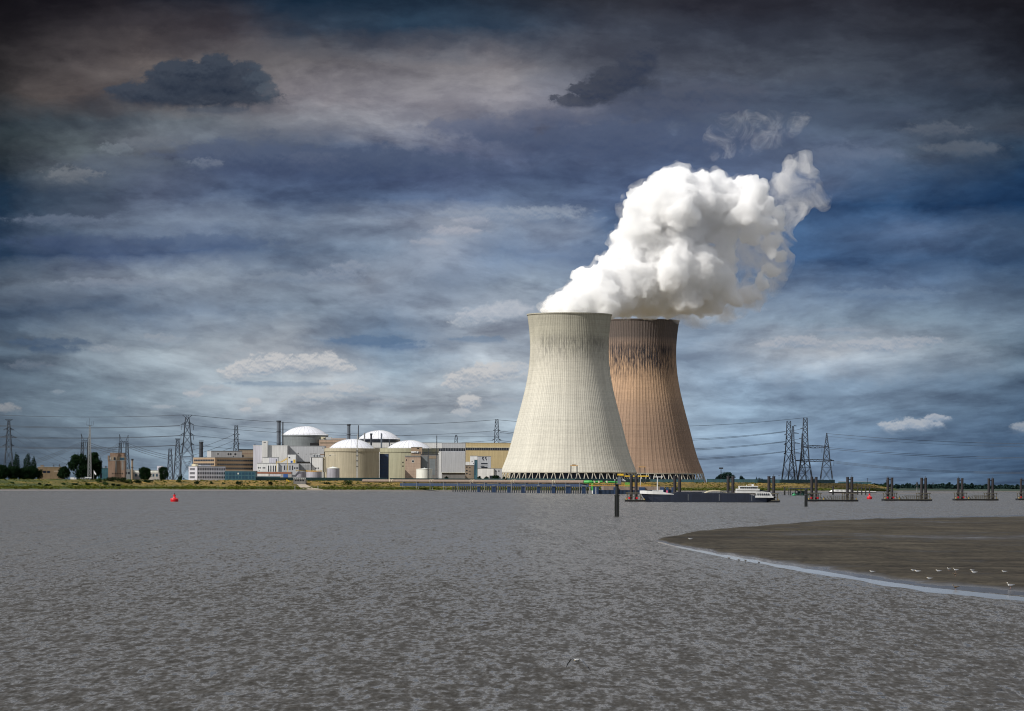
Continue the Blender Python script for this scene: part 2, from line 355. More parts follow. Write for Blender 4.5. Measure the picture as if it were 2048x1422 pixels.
# (px, py, half width, half height, colour top, colour base, amount, raggedness, flat base)
DA, DB_, LO = ((62,70,83),(37,46,62)), ((66,71,84),(45,55,76)), ((197,197,198),(120,140,162))
PATCHES = [(x, y, a, b, c[0], c[1], am, rg, fl) for (x, y, a, b, c, am, rg, fl) in [
 (700,345,280,44,((74,87,113),(58,73,103)),.8,.9,1), (1230,300,300,56,((76,88,114),(62,77,108)),.75,.9,1), (480,330,200,40,((82,94,118),(62,76,104)),.7,.9,1), (1330,212,130,34,((74,81,99),(58,69,93)),.75,.9,1), (1640,240,220,40,((72,82,101),(62,76,99)),.5,.9,1), (1350,228,150,30,((82,90,110),(64,76,102)),.6,.9,1), (260,350,130,34,((92,102,116),(72,86,108)),.5,.9,1), (180,505,190,26,((66,82,112),(54,72,106)),.55,.9,1), (420,500,150,22,((78,96,126),(66,86,120)),.5,.9,1),
 (905,264,70,22,((100,108,130),(80,92,120)),.6,.9,1), (1000,262,120,26,((98,106,128),(78,90,118)),.6,.9,1), (1105,244,100,26,((92,99,120),(72,84,110)),.65,.9,1),
 (1400,192,120,30,((84,90,106),(64,76,99)),.6,.9,1), (1640,160,110,20,((70,76,90),(60,70,88)),.5,.9,1), (1960,168,62,20,((56,62,74),(45,54,70)),.7,.9,1),
 (430,230,70,14,((74,84,99),(60,70,88)),.6,.9,0), (400,208,135,24,DA,.95,.7,1), (300,200,84,30,DA,.95,.8,1), (352,172,56,34,DA,.97,.8,1), (455,182,76,42,DA,.97,.7,1), (428,148,36,30,DA,.97,.9,0), (385,160,34,24,DA,.95,.9,0), (512,172,32,30,((70,79,92),(44,54,70)),.9,1.1,0), (532,198,24,30,((78,87,99),(56,66,82)),.8,1.3,0),
 (1150,206,50,16,DB_,.8,.9,1), (1190,190,54,24,DB_,.9,.8,1), (1240,170,62,32,DB_,.97,.8,1), (1276,137,38,36,DB_,.97,.8,1), (1292,104,24,20,DB_,.9,1.0,0),
 (520,283,50,18,((94,101,116),(74,85,108)),.65,1.0,1), (408,338,34,15,((122,130,146),(98,110,130)),.5,1.2,0), (140,368,54,24,((124,128,134),(92,100,110)),.5,1.2,0), (228,312,38,18,((126,135,143),(98,108,120)),.5,1.2,0),
 (290,300,70,20,((108,114,124),(84,94,112)),.5,.9,1), (620,330,60,22,((92,102,124),(70,82,112)),.4,1.0,0),
 (905,468,64,13,((168,171,182),(134,145,164)),.7,1.0,0), (945,446,42,12,((172,174,184),(140,150,168)),.7,1.0,0), (858,490,40,11,((160,165,177),(130,142,162)),.6,1.0,0),
 (695,545,38,18,((142,152,168),(112,130,154)),.65,1.0,0), (665,560,70,16,((138,149,166),(112,130,154)),.6,.8,0), (560,565,90,14,((134,146,162),(112,128,150)),.5,.8,0),
 (120,455,110,16,((112,124,144),(88,104,128)),.5,.8,0), (250,580,140,16,((136,146,162),(108,124,146)),.5,.8,0), (1010,440,150,24,((146,157,174),(112,132,160)),.6,.8,1), (1105,432,80,20,((146,157,174),(104,126,156)),.6,.8,1),
 (100,700,95,15,((72,92,118),(54,74,100)),.65,.8,0), (110,712,60,12,((66,86,112),(54,74,100)),.6,.8,0), (212,712,34,14,((150,158,168),(112,130,148)),.65,.9,0), (325,690,44,16,((152,160,170),(122,138,156)),.6,.9,0), (60,745,50,14,((112,122,136),(84,104,124)),.5,.9,0),
 (745,690,95,14,((92,116,146),(78,106,140)),.75,.8,0), (800,700,50,10,((90,114,146),(80,106,140)),.6,.8,0),
 (560,735,150,34,((166,172,180),(140,156,170)),.55,.8,0), (470,757,32,17,LO,.85,.8,1), (512,748,42,22,LO,.85,.8,1), (552,740,34,21,LO,.9,.8,1), (602,743,38,20,LO,.9,.8,1), (652,735,38,19,LO,.9,.8,1), (682,746,26,12,LO,.8,.8,1), (560,776,115,9,((112,134,158),(110,132,156)),.55,.7,0),
 (386,798,20,12,((182,185,190),(138,156,172)),.85,.8,0), (430,790,54,14,((172,177,184),(134,152,168)),.7,.8,1), (506,815,18,13,((190,192,195),(146,162,176)),.85,.7,0), (491,829,13,10,((186,188,192),(146,162,176)),.8,.7,0),
 (640,802,48,14,((184,188,192),(134,153,172)),.8,.8,1), (690,786,40,15,((186,189,193),(134,153,172)),.85,.8,1), (612,814,28,9,((176,181,188),(140,157,174)),.7,.8,0), (730,800,30,10,((164,171,180),(132,150,170)),.6,.9,0), (770,812,40,10,((166,173,182),(130,150,170)),.6,.9,0),
 (905,776,24,12,LO,.85,.8,1), (932,768,44,20,LO,.9,.7,1), (985,756,62,23,LO,.9,.7,1), (1030,745,36,20,((186,190,195),(134,152,172)),.8,.8,1), (938,814,24,19,LO,.9,.7,0), (922,830,20,11,((182,186,191),(146,162,178)),.8,.7,0), (1000,806,40,12,((164,172,182),(132,152,172)),.6,.9,0),
 (925,652,28,14,((180,186,194),(136,152,170)),.75,.8,1), (958,640,50,22,((182,187,196),(130,148,168)),.8,.8,1), (1015,630,52,26,((184,189,198),(134,152,172)),.8,.8,1), (960,684,60,10,((96,122,152),(90,116,148)),.5,.8,0),
 (325,823,24,8,((164,172,180),(128,146,162)),.7,.8,0), (115,795,15,8,((136,148,160),(100,120,138)),.7,.8,0), (246,806,14,8,((140,152,164),(108,126,144)),.6,.8,0), (8,832,28,14,((148,150,154),(100,114,128)),.7,.9,0),
 (1545,690,34,13,((172,177,186),(118,142,166)),.75,.8,1), (1600,684,66,16,((172,177,186),(116,140,166)),.75,.8,1), (1755,692,86,20,((170,175,184),(112,136,162)),.75,.8,1), (1840,680,56,14,((164,170,180),(112,136,160)),.7,.8,1), (1690,660,60,10,((150,160,174),(116,138,162)),.5,.8,1),
 (1786,850,26,14,((176,182,190),(126,148,172)),.85,.8,0), (1830,846,52,16,((176,182,190),(124,146,172)),.85,.8,1), (1874,832,26,10,((172,178,188),(126,148,172)),.8,.8,0), (2046,852,26,14,((160,168,178),(112,134,160)),.7,.9,0),
 (1420,640,60,22,((178,186,196),(136,156,176)),.7,.8,1), (1480,620,50,14,((150,164,182),(118,142,168)),.5,.8,0), (1780,585,120,16,((118,138,162),(92,118,150)),.5,.8,1), (1930,300,80,26,((98,106,118),(70,86,106)),.6,.9,0), (1870,260,70,22,((96,103,115),(72,84,102)),.55,.9,0), (1690,318,110,34,((104,117,140),(80,98,126)),.55,.9,0),
]]
def patch_group():
    g = bpy.data.node_groups.new('cloud_patch', 'ShaderNodeTree')
    I = g.interface
    for nm, ty in (('Color','NodeSocketColor'),('U','NodeSocketFloat'),('V','NodeSocketFloat'),('N','NodeSocketFloat'),('Shade','NodeSocketFloat'),('Lit','NodeSocketFloat'),
                   ('pu','NodeSocketFloat'),('pv','NodeSocketFloat'),('a','NodeSocketFloat'),('b','NodeSocketFloat'),('flat','NodeSocketFloat'),
                   ('rag','NodeSocketFloat'),('amt','NodeSocketFloat'),('soft','NodeSocketFloat'),('Top','NodeSocketColor'),('Base','NodeSocketColor')):
        I.new_socket(nm, in_out='INPUT', socket_type=ty)
    I.new_socket('Color', in_out='OUTPUT', socket_type='NodeSocketColor')
    t = NT(g); gi = t.new('NodeGroupInput').outputs; go = t.new('NodeGroupOutput')
    du = t.math('DIVIDE', t.math('SUBTRACT', gi['U'], gi['pu']), gi['a'])
    dv = t.math('DIVIDE', t.math('SUBTRACT', gi['V'], gi['pv']), gi['b'])
    below = t.math('MINIMUM', dv, 0.0)
    dv2 = t.math('ADD', dv, t.math('MULTIPLY', t.math('MULTIPLY', below, gi['flat']), .45))
    r2 = t.math('ADD', t.math('MULTIPLY', du, du), t.math('MULTIPLY', dv2, dv2))
    q = t.math('SUBTRACT', 1.0, t.math('SQRT', r2))
    q = t.math('ADD', q, t.math('MULTIPLY', t.math('SUBTRACT', gi['N'], .5), t.math('MULTIPLY', gi['rag'], 2.2)))
    edge = t.math('MULTIPLY', t.maprange(dv, -.5, .3, 1.15, .22), gi['soft'])
    m = t.math('MULTIPLY', t.maprange(q, 0.0, edge, 0, 1, True), gi['amt'])
    tone = t.math('ADD', t.maprange(dv, -.7, .5), t.math('ADD', t.math('MULTIPLY', t.math('SUBTRACT', gi['Shade'], .5), 1.2), t.math('MULTIPLY', gi['Lit'], 2.2)), clamp=True)
    c = t.mix(tone, gi['Base'], gi['Top'])
    t.l.new(t.mix(m, gi['Color'], c), go.inputs[0])
    return g
def build_world():
    w = bpy.data.worlds.new('World'); S.world = w; w.use_nodes = True
    t = NT(w.node_tree); t.n.clear()
    out = t.new('ShaderNodeOutputWorld'); bg = t.new('ShaderNodeBackground')
    dirv = t.new('ShaderNodeTexCoord').outputs['Generated']
    dx, dy, dz = t.sep(dirv)
    yy = t.math('MAXIMUM', dy, .05)
    u = t.math('MULTIPLY', t.math('DIVIDE', dx, yy), FPX)
    v = t.math('MULTIPLY', t.math('DIVIDE', dz, yy), FPX)
    v = t.math('ADD', v, t.math('MULTIPLY', u, ROLL))       # picture heights above the (very slightly leaning) horizon
    pu = t.math('ADD', u, CX); pv = t.math('SUBTRACT', YH, v)
    # domain warp: long flat streaks plus finer billows, finer towards the horizon
    k = 1/300.0
    base = t.comb(t.math('MULTIPLY', pu, k), t.math('MULTIPLY', pv, k*2.6), 0.0)
    w1 = t.sep(t.noise(base, .9, 6, .58, True))
    b2 = t.comb(t.math('MULTIPLY', pu, k), t.math('MULTIPLY', pv, k*1.5), 7.0)
    w2 = t.sep(t.noise(b2, 3.2, 6, .66, True))
    wu = t.math('ADD', pu, t.math('ADD', t.math('MULTIPLY', t.math('SUBTRACT', w1[0], .5), 240), t.math('MULTIPLY', t.math('SUBTRACT', w2[0], .5), 110)))
    wv = t.math('ADD', pv, t.math('ADD', t.math('MULTIPLY', t.math('SUBTRACT', w1[1], .5), 80), t.math('MULTIPLY', t.math('SUBTRACT', w2[1], .5), 52)))
    fu = t.maprange(wu, U0, U1)
    col = None
    for i, (py, stops) in enumerate(ROWS):
        c = t.ramp(fu, [(urange(x), lin(rgb)) for x, rgb in stops])
        if col is None: col = c
        else:
            py0 = ROWS[i-1][0]
            col = t.mix(t.maprange(wv, py0, py), col, c)
    # streaky light and dark in the deck
    s1 = t.noise(t.comb(t.math('MULTIPLY', wu, 1/260.0), t.math('MULTIPLY', wv, 1/62.0), 3.0), 1.0, 7, .6)
    s2 = t.noise(t.comb(t.math('MULTIPLY', wu, 1/80.0), t.math('MULTIPLY', wv, 1/38.0), 9.0), 1.0, 6, .6)
    s3 = t.noise(t.comb(t.math('MULTIPLY', pu, 1/230.0), t.math('MULTIPLY', pv, 1/92.0), 15.0), 1.0, 6, .60, dist=.35)
    s4 = t.noise(t.comb(t.math('MULTIPLY', pu, 1/120.0), t.math('MULTIPLY', pv, 1/58.0), 41.0), 1.0, 6, .60, dist=.3)
    kk = t.math('ADD', t.maprange(s1, .3, .7, -.18, .18), t.maprange(s2, .3, .7, -.05, .05))
    kk = t.math('ADD', kk, t.maprange(s3, .44, .60, -.12, .12, True))
    kk = t.math('ADD', kk, t.maprange(s4, .48, .66, -.04, .06, True))
    # flat-bottomed billows with a lit upper edge and a shaded base, drawn as they lie on a level deck (finer towards the horizon)
    den = t.math('ADD', t.math('MAXIMUM', v, 0.0), 210.0)
    def deck_noise(dvv, seed, sc):
        dn = t.math('ADD', den, dvv)
        return t.noise(t.comb(t.math('MULTIPLY', t.math('DIVIDE', t.math('ADD', u, t.math('MULTIPLY', t.math('SUBTRACT', w2[0], .5), 60)), dn), sc), t.math('DIVIDE', 1500.0*sc, dn), seed), 1.0, 6, .58, dist=.25)
    for seed, sc, dvv, am in ((2.0, .9, 26.0, .27), (5.0, 2.0, 14.0, .12)):
        da, db = deck_noise(0.0, seed, sc), deck_noise(dvv, seed, sc)
        ca, cb = t.maprange(da, .46, .60, 0, 1, True), t.maprange(db, .46, .60, 0, 1, True)
        kk = t.math('ADD', kk, t.math('MULTIPLY', t.math('SUBTRACT', ca, cb), am))
        kk = t.math('ADD', kk, t.math('MULTIPLY', t.math('SUBTRACT', ca, .5), .10))
    kk = t.math('ADD', t.maprange(pv, 420.0, 760.0, 1.03, 1.30), kk)
    col = t.mix(1.0, col, t.comb(kk, kk, t.math('ADD', t.math('MULTIPLY', kk, .88), .12)), 'MULTIPLY')
    bw = t.new('ShaderNodeRGBToBW'); t.l.new(col, bw.inputs[0]); col = t.mix(t.maprange(pv, 350.0, 700.0, .08, .22), col, bw.outputs[0])
    N = t.noise(t.comb(t.math('MULTIPLY', pu, 1/52.0), t.math('MULTIPLY', pv, 1/40.0), 21.0), 1.0, 6, .64)
    SH = t.noise(t.comb(t.math('MULTIPLY', pu, 1/60.0), t.math('MULTIPLY', pv, 1/36.0), 33.0), 1.0, 6, .6)
    N2 = t.noise(t.comb(t.math('MULTIPLY', pu, 1/52.0), t.math('MULTIPLY', t.math('SUBTRACT', pv, 7.0), 1/40.0), 21.0), 1.0, 6, .64)
    LIT = t.math('SUBTRACT', N, N2)
    Nf = t.noise(t.comb(t.math('MULTIPLY', pu, 1/24.0), t.math('MULTIPLY', pv, 1/18.0), 51.0), 1.0, 6, .62)
    Nf2 = t.noise(t.comb(t.math('MULTIPLY', pu, 1/24.0), t.math('MULTIPLY', t.math('SUBTRACT', pv, 4.0), 1/18.0), 51.0), 1.0, 6, .62)
    LITF = t.math('SUBTRACT', Nf, Nf2)
    npv = t.math('MULTIPLY', pv, -1.0)
    g = patch_group()
    for px, py, a, b, ct, cb, amt, rag, flat in PATCHES:
        n = t.new('ShaderNodeGroup'); n.node_tree = g
        ch = t.math('MULTIPLY', t.sep(col)[0], 1e-6)           # keeps the patches evaluated one after the other (shader stack)
        tie = lambda s_: t.math('ADD', s_, ch)
        for nm, val in (('U', tie(pu)), ('V', tie(npv)), ('N', tie(Nf if b < 26 else N)), ('Shade', tie(SH)), ('Lit', tie(LITF if b < 26 else LIT)), ('pu', float(px)), ('pv', -float(py)), ('a', a*1.3), ('b', b*(1.6 if ct == LO[0] else 1.45 if ct in (DA[0], DB_[0]) else 1.3)),
                        ('flat', float(flat)), ('rag', rag*.80), ('amt', amt), ('soft', (1.1 if ct in (DA[0], DB_[0]) else 1.5 if ct == LO[0] else 1.5 if b < 30 else 1.6) if amt > .74 else 1.9), ('Top', lin(ct)+(1,)), ('Base', lin(cb)+(1,)), ('Color', col)):
            t.put(n.inputs[nm], val)
        col = n.outputs[0]
    # rest of the dome: Nishita sky behind broken cloud
    sky = t.new('ShaderNodeTexSky'); sky.sky_type = 'NISHITA'; sky.sun_disc = False
    sky.sun_elevation = SUN_EL; sky.sun_rotation = math.atan2(SUN_AZ[0], SUN_AZ[1])
    sky.air_density = 1.2; sky.dust_density = 1.5
    nis = t.vmul(sky.outputs[0], (.085,)*3)
    cl = t.noise(t.vmul(dirv, (1, 1, 2.4)), 2.2, 6, .6)
    deck = t.mix(t.maprange(cl, .35, .7), SKY_DARK, SKY_LIGHT)
    gen = t.mix(t.maprange(cl, .36, .52), nis, deck)
    lift = t.math('MULTIPLY', t.maprange(v, 900.0, 1500.0, 0, 1, True), t.maprange(v, 2400.0, 3800.0, 1, 0, True))     # brightening added to the unseen sky above the picture, for the water
    lift = t.math('MULTIPLY', lift, t.maprange(dy, .2, .6))
    lk = t.math('ADD', 1.0, t.math('MULTIPLY', lift, .12))
    gen = t.mix(1.0, gen, t.comb(lk, lk, lk), 'MULTIPLY')
    a1 = t.maprange(v, 1000.0, 1450.0, 0, 1, True)
    a2 = t.maprange(t.math('ABSOLUTE', u), 1400.0, 2600.0, 0, 1, True)
    a3 = t.maprange(dy, .1, .35, 1, 0, True)
    f = t.math('MAXIMUM', t.math('MAXIMUM', a1, a2), a3)
    col = t.mix(f, col, gen)
    t.l.new(col, bg.inputs[0]); bg.inputs[1].default_value = 1.0
    t.l.new(bg.outputs[0], out.inputs[0])
    w.cycles.sampling_method = 'NONE'
SKY_DARK, SKY_LIGHT = (.30,.32,.36), (.76,.77,.80)
build_world()
SB_UP = [(1302,1081),(1345,1075),(1400,1063),(1480,1056),(1560,1048),(1640,1040),(1750,1035),(1900,1032),(2048,1029),(2300,1026),(2700,1022)]
SB_LO = [(1302,1081),(1345,1090),(1400,1102),(1480,1117),(1560,1132),(1640,1145),(1750,1164),(1850,1178),(2048,1198),(2300,1225),(2700,1275)]
# ------------------------------------------------------------------ water
def water():
    m, t, out = newmat('estuary_water')
    tc = t.new('ShaderNodeTexCoord').outputs['Object']
    x, y, z = t.sep(tc)
    oc = [t.sep(t.noise(t.vmul(tc, (a, b, 1)), 1.0, 2.5, .6, True)) for a, b in ((4.6,.95),(2.1,.45),(2.3,.24),(.95,.114),(1.1,.06),(.48,.028),(.22,.007))]
    patch = t.noise(t.vmul(tc, (.014, .0042, 1)), 1.0, 5, .6)
    open_ = t.maprange(y, 120.0, 420.0, .45, 1.0)                   # short chop along the camera's shore, longer waves out in the channel
    lean = t.maprange(t.math('ADD', y, t.maprange(patch, .3, .7, -60.0, 60.0)), 110.0, 430.0, .34, .125, True)  # normals leaned towards the camera, more up close, to darken the foreground
    def tilt(i):
        s = None
        for k_, (o_, am) in enumerate(zip(oc, WAVE)):
            a = t.math('MULTIPLY', t.math('SUBTRACT', o_[i], .5), t.math('MULTIPLY', open_, am) if k_ > 2 else am); s = a if s is None else t.math('ADD', s, a)
        return t.math('MULTIPLY', s, t.maprange(patch, .35, .65, .75, 1.15))
    gn = t.sep(t.new('ShaderNodeNewGeometry').outputs['Normal'])
    nv = t.comb(t.math('ADD', gn[0], tilt(0)), t.math('ADD', gn[1], t.math('SUBTRACT', tilt(1), lean)), gn[2])
    nn = t.new('ShaderNodeVectorMath', operation='NORMALIZE'); t.l.new(nv, nn.inputs[0])
    silt = t.mix(t.maprange(patch, .35, .65), WATER_A, WATER_B)
    b = pbsdf(t, out, silt, .22, normal=nn.outputs[0])
    b.inputs['IOR'].default_value = 1.33
    MAT['estuary_water'] = m
    # one sheet to the horizon: real wavelets where the river is near enough to show them, flat beyond
    pys = np.concatenate([np.arange(1470, 1010, -.8), np.arange(1010, 990, -2.0)])
    ds = np.concatenate([[-3000., 5., 60.], HC*FPX/(pys-YH), [2600., 3600., 6000., 12000., 30000., 80000.]])
    px = np.concatenate([[-40000, -12000, -4000, -1500, -500, -250], np.arange(-90, 2140, 1.7), [2300, 2600, 3600, 6000, 14000, 42000]])
    D, PXX = np.meshgrid(ds, px, indexing='ij')
    Xw = (PXX-CX)/FPX*np.maximum(D, 90.0); Yw = D.copy(); Zw = np.zeros_like(D)
    r_ = np.random.default_rng(17); NW = 72
    lam = np.exp(r_.uniform(math.log(.5), math.log(3.0), NW)); th = r_.normal(0, .62, NW) + .35; ph = r_.uniform(0, 6.283, NW)
    sl = SLOPE*math.sqrt(2/NW)*np.where(lam > 3, (3/lam)**.6, 1.0)
    env = np.ones_like(D)
    for k in range(6):
        a = r_.uniform(0, 6.283); l = r_.uniform(25, 160); env += .13*np.cos(6.283/l*(np.cos(a)*Xw*1.6+np.sin(a)*Yw*.35)+r_.uniform(0, 6.283))
    for l, t_, f, s_ in zip(lam, th, ph, sl):
        q = 6.283/l; Zw += s_/q*np.cos(q*(math.sin(t_)*Xw+math.cos(t_)*Yw)+f)
    Zw += .9*np.sign(Zw)*Zw**2                                        # peakier crests
    mask = ((PXX > -95) & (PXX < 2145) & (D > 80) & (D < 2300)).astype(float)*np.clip((2300-D)/900, 0, 1)
    PY = YH + HC*FPX/np.maximum(D, 1.0) + ROLL*(PXX-CX)
    yu_ = np.interp(PXX, *zip(*SB_UP)); yl_ = np.interp(PXX, *zip(*SB_LO))
    gap = np.maximum(yu_-2-PY, PY-yl_-5); gap = np.where(PXX > 1290, gap, 40.0)      # the river lies calm against the sandbank
    Zw *= env*mask*np.clip(gap/9.0, 0, 1)
    nr_, nc_ = D.shape; me = bpy.data.meshes.new('water'); me.vertices.add(nr_*nc_)
    me.vertices.foreach_set('co', np.stack([Xw, Yw, Zw], -1).astype(np.float32).ravel())
    idx = np.arange(nr_*nc_).reshape(nr_, nc_); q = np.stack([idx[:-1,:-1], idx[:-1,1:], idx[1:,1:], idx[1:,:-1]], -1).reshape(-1, 4)
    nf = len(q); me.loops.add(nf*4); me.polygons.add(nf); me.loops.foreach_set('vertex_index', q.astype(np.int32).ravel())
    me.polygons.foreach_set('loop_start', np.arange(0, nf*4, 4, dtype=np.int32)); me.polygons.foreach_set('use_smooth', np.ones(nf, dtype=bool))
    me.materials.append(m); me.update(calc_edges=True); me.validate()
    o = bpy.data.objects.new('water', me); COL.objects.link(o)
    tag(o, None, None, None, 'structure')
SLOPE = .07
WAVE = (1.6, 1.4, .85, .55, .5, .42, .26)
WATER_A, WATER_B = (.036,.033,.028), (.048,.046,.044)
water()

# ------------------------------------------------------------------ the far bank: mud edge, marsh grass, dike and the plateau of the plant, one sheet
DWP = [(-900,2050),(-200,2440),(0,2537),(300,2760),(600,2860),(950,2950),(1150,2960),(1300,3050),(1500,3280),(1700,3480),(1815,3600)]
def DW(px): return float(np.interp(px, [a for a, _ in DWP], [b for _, b in DWP]))
PROF = [(-120,-2.5),(-10,-.25),(0,0),(16,.45),(30,.9),(36,1.7),(52,2.2),(70,2.6),(90,3.0),(110,3.4),(125,4.2),(136,5.6),(147,7.0),(158,8.3),(165,8.8),(174,8.85),(186,8.0),(260,8.0),(420,8.0),(900,8.0),(3000,8.0),(12000,8.0)]
def KX(px): return float(np.interp(px, [1690,1740,1790,1815], [1,.93,.45,0]))
def TZ(px, off):
    return float(np.interp(off, [a for a, _ in PROF], [b for _, b in PROF]))*KX(px) - (1-KX(px))*1.5
def ground_at(px, d): return TZ(px, d - DW(px))
def terrain():
    m, t, out = newmat('river_bank')
    g = t.new('ShaderNodeTexCoord').outputs['Object']
    x, y, z = t.sep(g)
    n = t.noise(t.vmul(g, (.045, .02, 1)), 1.0, 6, .62); f = t.noise(t.vmul(g, (.35, .12, 1)), 1.0, 5, .65)
    nn = t.math('ADD', t.math('MULTIPLY', n, .6), t.math('MULTIPLY', f, .4))
    zz = t.math('ADD', z, t.maprange(nn, .3, .7, -.8, .8))
    mud = t.mix(f, (.10,.088,.078), (.15,.132,.118))
    marsh = t.mix(t.maprange(nn, .36, .64), (.020,.034,.006), (.070,.095,.012))
    dry = t.mix(t.maprange(nn, .36, .64), (.045,.042,.012), (.30,.19,.045))
    lush = t.mix(t.maprange(nn, .36, .64), (.018,.032,.005), (.085,.098,.011))
    slope = t.mix(t.maprange(t.math('ADD', x, t.maprange(n, .3, .7, -70, 70)), -395.0, -300.0), lush, dry)
    col = t.mix(t.maprange(zz, 3.0, 4.6), marsh, slope)
    col = t.mix(t.maprange(z, .85, 1.5), mud, col)
    flat = t.mix(nn, (.12,.12,.11), (.20,.19,.17))
    col = t.mix(t.maprange(y, 3150.0, 3200.0), col, col)
    rough = t.maprange(z, .2, .8, .35, .95)
    pbsdf(t, out, col, rough, spec=.3)
    MAT['river_bank'] = m
    pxs = list(np.arange(-900, 1816, 6.0)) + [1816]
    mb = MB(); nr = len(PROF); offs = []
    fine = []
    for i in range(len(PROF)-1):
        (a, za), (b, zb) = PROF[i], PROF[i+1]
        k = 3 if -10 <= a < 186 else 1
        for j in range(k): fine.append(a + (b-a)*j/k)
    fine.append(PROF[-1][0])
    for px in pxs:
        for off in fine:
            d = DW(px) + off; zv = TZ(px, off)
            if 0 < off < 180:
                q = Vector((X(px, d)*.05, d*.02, 0))
                zv += .55*mnoise.fractal(q, .9, 2.1, 4)*min(1, off/40)*KX(px)
            if off == 0: d += 6*mnoise.fractal(Vector((px*.02, 3.3, 0)), 1, 2, 3)
            mb.v.append((X(px, d), d, zv))
    n = len(fine)
    for i in range(len(pxs)-1):
        for j in range(n-1): mb.f.append((i*n+j, (i+1)*n+j, (i+1)*n+j+1, i*n+j+1))
    o = mb.build('river_bank', m, smooth=True); tag(o, None, None, None, 'structure')
    # rough grass on the bank
    tb = MB()
    for _ in range(15000):
        px = rng.uniform(-60, 1780); off = rng.choice([rng.uniform(32, 75), rng.uniform(60, 172)])
        d = DW(px) + off; p = Vector((X(px, d), d, ground_at(px, d) - .1))
        if KX(px) < .3: continue
        h = rng.uniform(.25, .75) + (.35 if off < 60 else 0); w = rng.uniform(.5, 1.6); a = rng.uniform(0, math.pi)
        e = Vector((math.cos(a)*w, math.sin(a)*w, 0)); l = Vector((rng.uniform(-.4,.4), rng.uniform(-.4,.4), h))
        tb.add([p-e, p+e, p+e*.5+l, p-e*.6+l*.8], [(0,1,2,3)])
    o = tb.build('grass', 'grass_tuft'); tag(o, 'rough dry grass growing along the far dike', 'grass', None, 'stuff')
terrain()
def far_bank():
    m, t, out = newmat('far_bank')
    g = t.new('ShaderNodeTexCoord').outputs['Object']; z = t.sep(g)[2]
    f = t.noise(t.vmul(g, (.02, .008, 1)), 1.0, 5, .6)
    col = t.mix(t.maprange(z, .6, 1.2), (.10,.09,.08), t.mix(f, (.020,.036,.028), (.036,.055,.036)))
    pbsdf(t, out, col, .95, spec=.2)
    mb = MB(); pxs = np.arange(1500, 3600, 12.0); prof = [(-60,-1.5),(0,0),(20,.8),(24,1.8),(200,2.2),(420,2.4),(1500,2.6),(14000,3.0)]
    for px in pxs:
        d0 = 3950 + 120*mnoise.fractal(Vector((px*.006, 8, 0)), 1, 2, 3)
        for off, zv in prof: mb.v.append((X(px, d0+off), d0+off, zv))
    n = len(prof)
    for i in range(len(pxs)-1):
        for j in range(n-1): mb.f.append((i*n+j, (i+1)*n+j, (i+1)*n+j+1, i*n+j+1))
    tag(mb.build('far_shore', m, smooth=True), None, None, None, 'structure')
    lf = MB(); xs = 1690.0
    while xs < 3000:
        d = rng.uniform(4300, 4900); w = rng.uniform(5, 15); h = rng.uniform(4.5, 6.8) if rng.random() < .7 else rng.uniform(6, 8.5)
        c = Vector((X(xs, d), d, 2.3))
        for _ in range(110):
            a = rng.uniform(0, 2*math.pi); rr = math.sqrt(rng.random()); zt = rng.random()
            k = math.sin(math.pi*min(1, .25+.75*zt))**.6
            p = c + Vector((math.cos(a)*rr*w*.6*k, math.sin(a)*rr*w*.6*k, zt*h*(.85+.15*rng.random())))
            sz = rng.uniform(.5, 1.2); u = Vector(rng.normal(size=3)).normalized(); v = u.cross(Vector(rng.normal(size=3))).normalized()
            lf.add([p-u*sz-v*sz, p+u*sz-v*sz, p+u*sz+v*sz, p-u*sz+v*sz], [(0,1,2,3)])
        xs += rng.uniform(3, 11)
    tag(lf.build('treeline', 'leaf_far'), 'dark wooded skyline on the far shore across the water', 'treeline', None, 'stuff')
far_bank()
def mudflats():
    m, t, out = newmat('mudflat'); g = t.new('ShaderNodeTexCoord').outputs['Object']
    f = t.noise(t.vmul(g, (.05, .015, 1)), 1.0, 5, .6)
    pbsdf(t, out, t.mix(f, (.060,.052,.048), (.115,.10,.09)), .5, spec=.4)
    def strip(name, pts):                   # (px, py near edge, py far edge)
        mb = MB()
        for px, yn, yf in pts:
            a, b = G(px, yn), G(px, yf)
            mb.v += [(a.x, a.y, -.3), tuple(a.lerp(b, .12) + Vector((0,0,.25))), tuple(a.lerp(b, .6) + Vector((0,0,.35))), (b.x, b.y, -.3)]
        for i in range(len(pts)-1):
            for j in range(3): mb.f.append((i*4+j, i*4+4+j, i*4+5+j, i*4+1+j))
        tag(mb.build(name, m, smooth=True), None, None, None, 'structure')
    strip('mudflat', [(1560,987,986.6),(1640,989.6,986),(1700,989.5,985.5),(1760,988.6,984.8),(1820,988.2,984.4),(1870,987.2,984.2),(1920,986.6,984.4),(1965,986.2,985.6)])
mudflats()

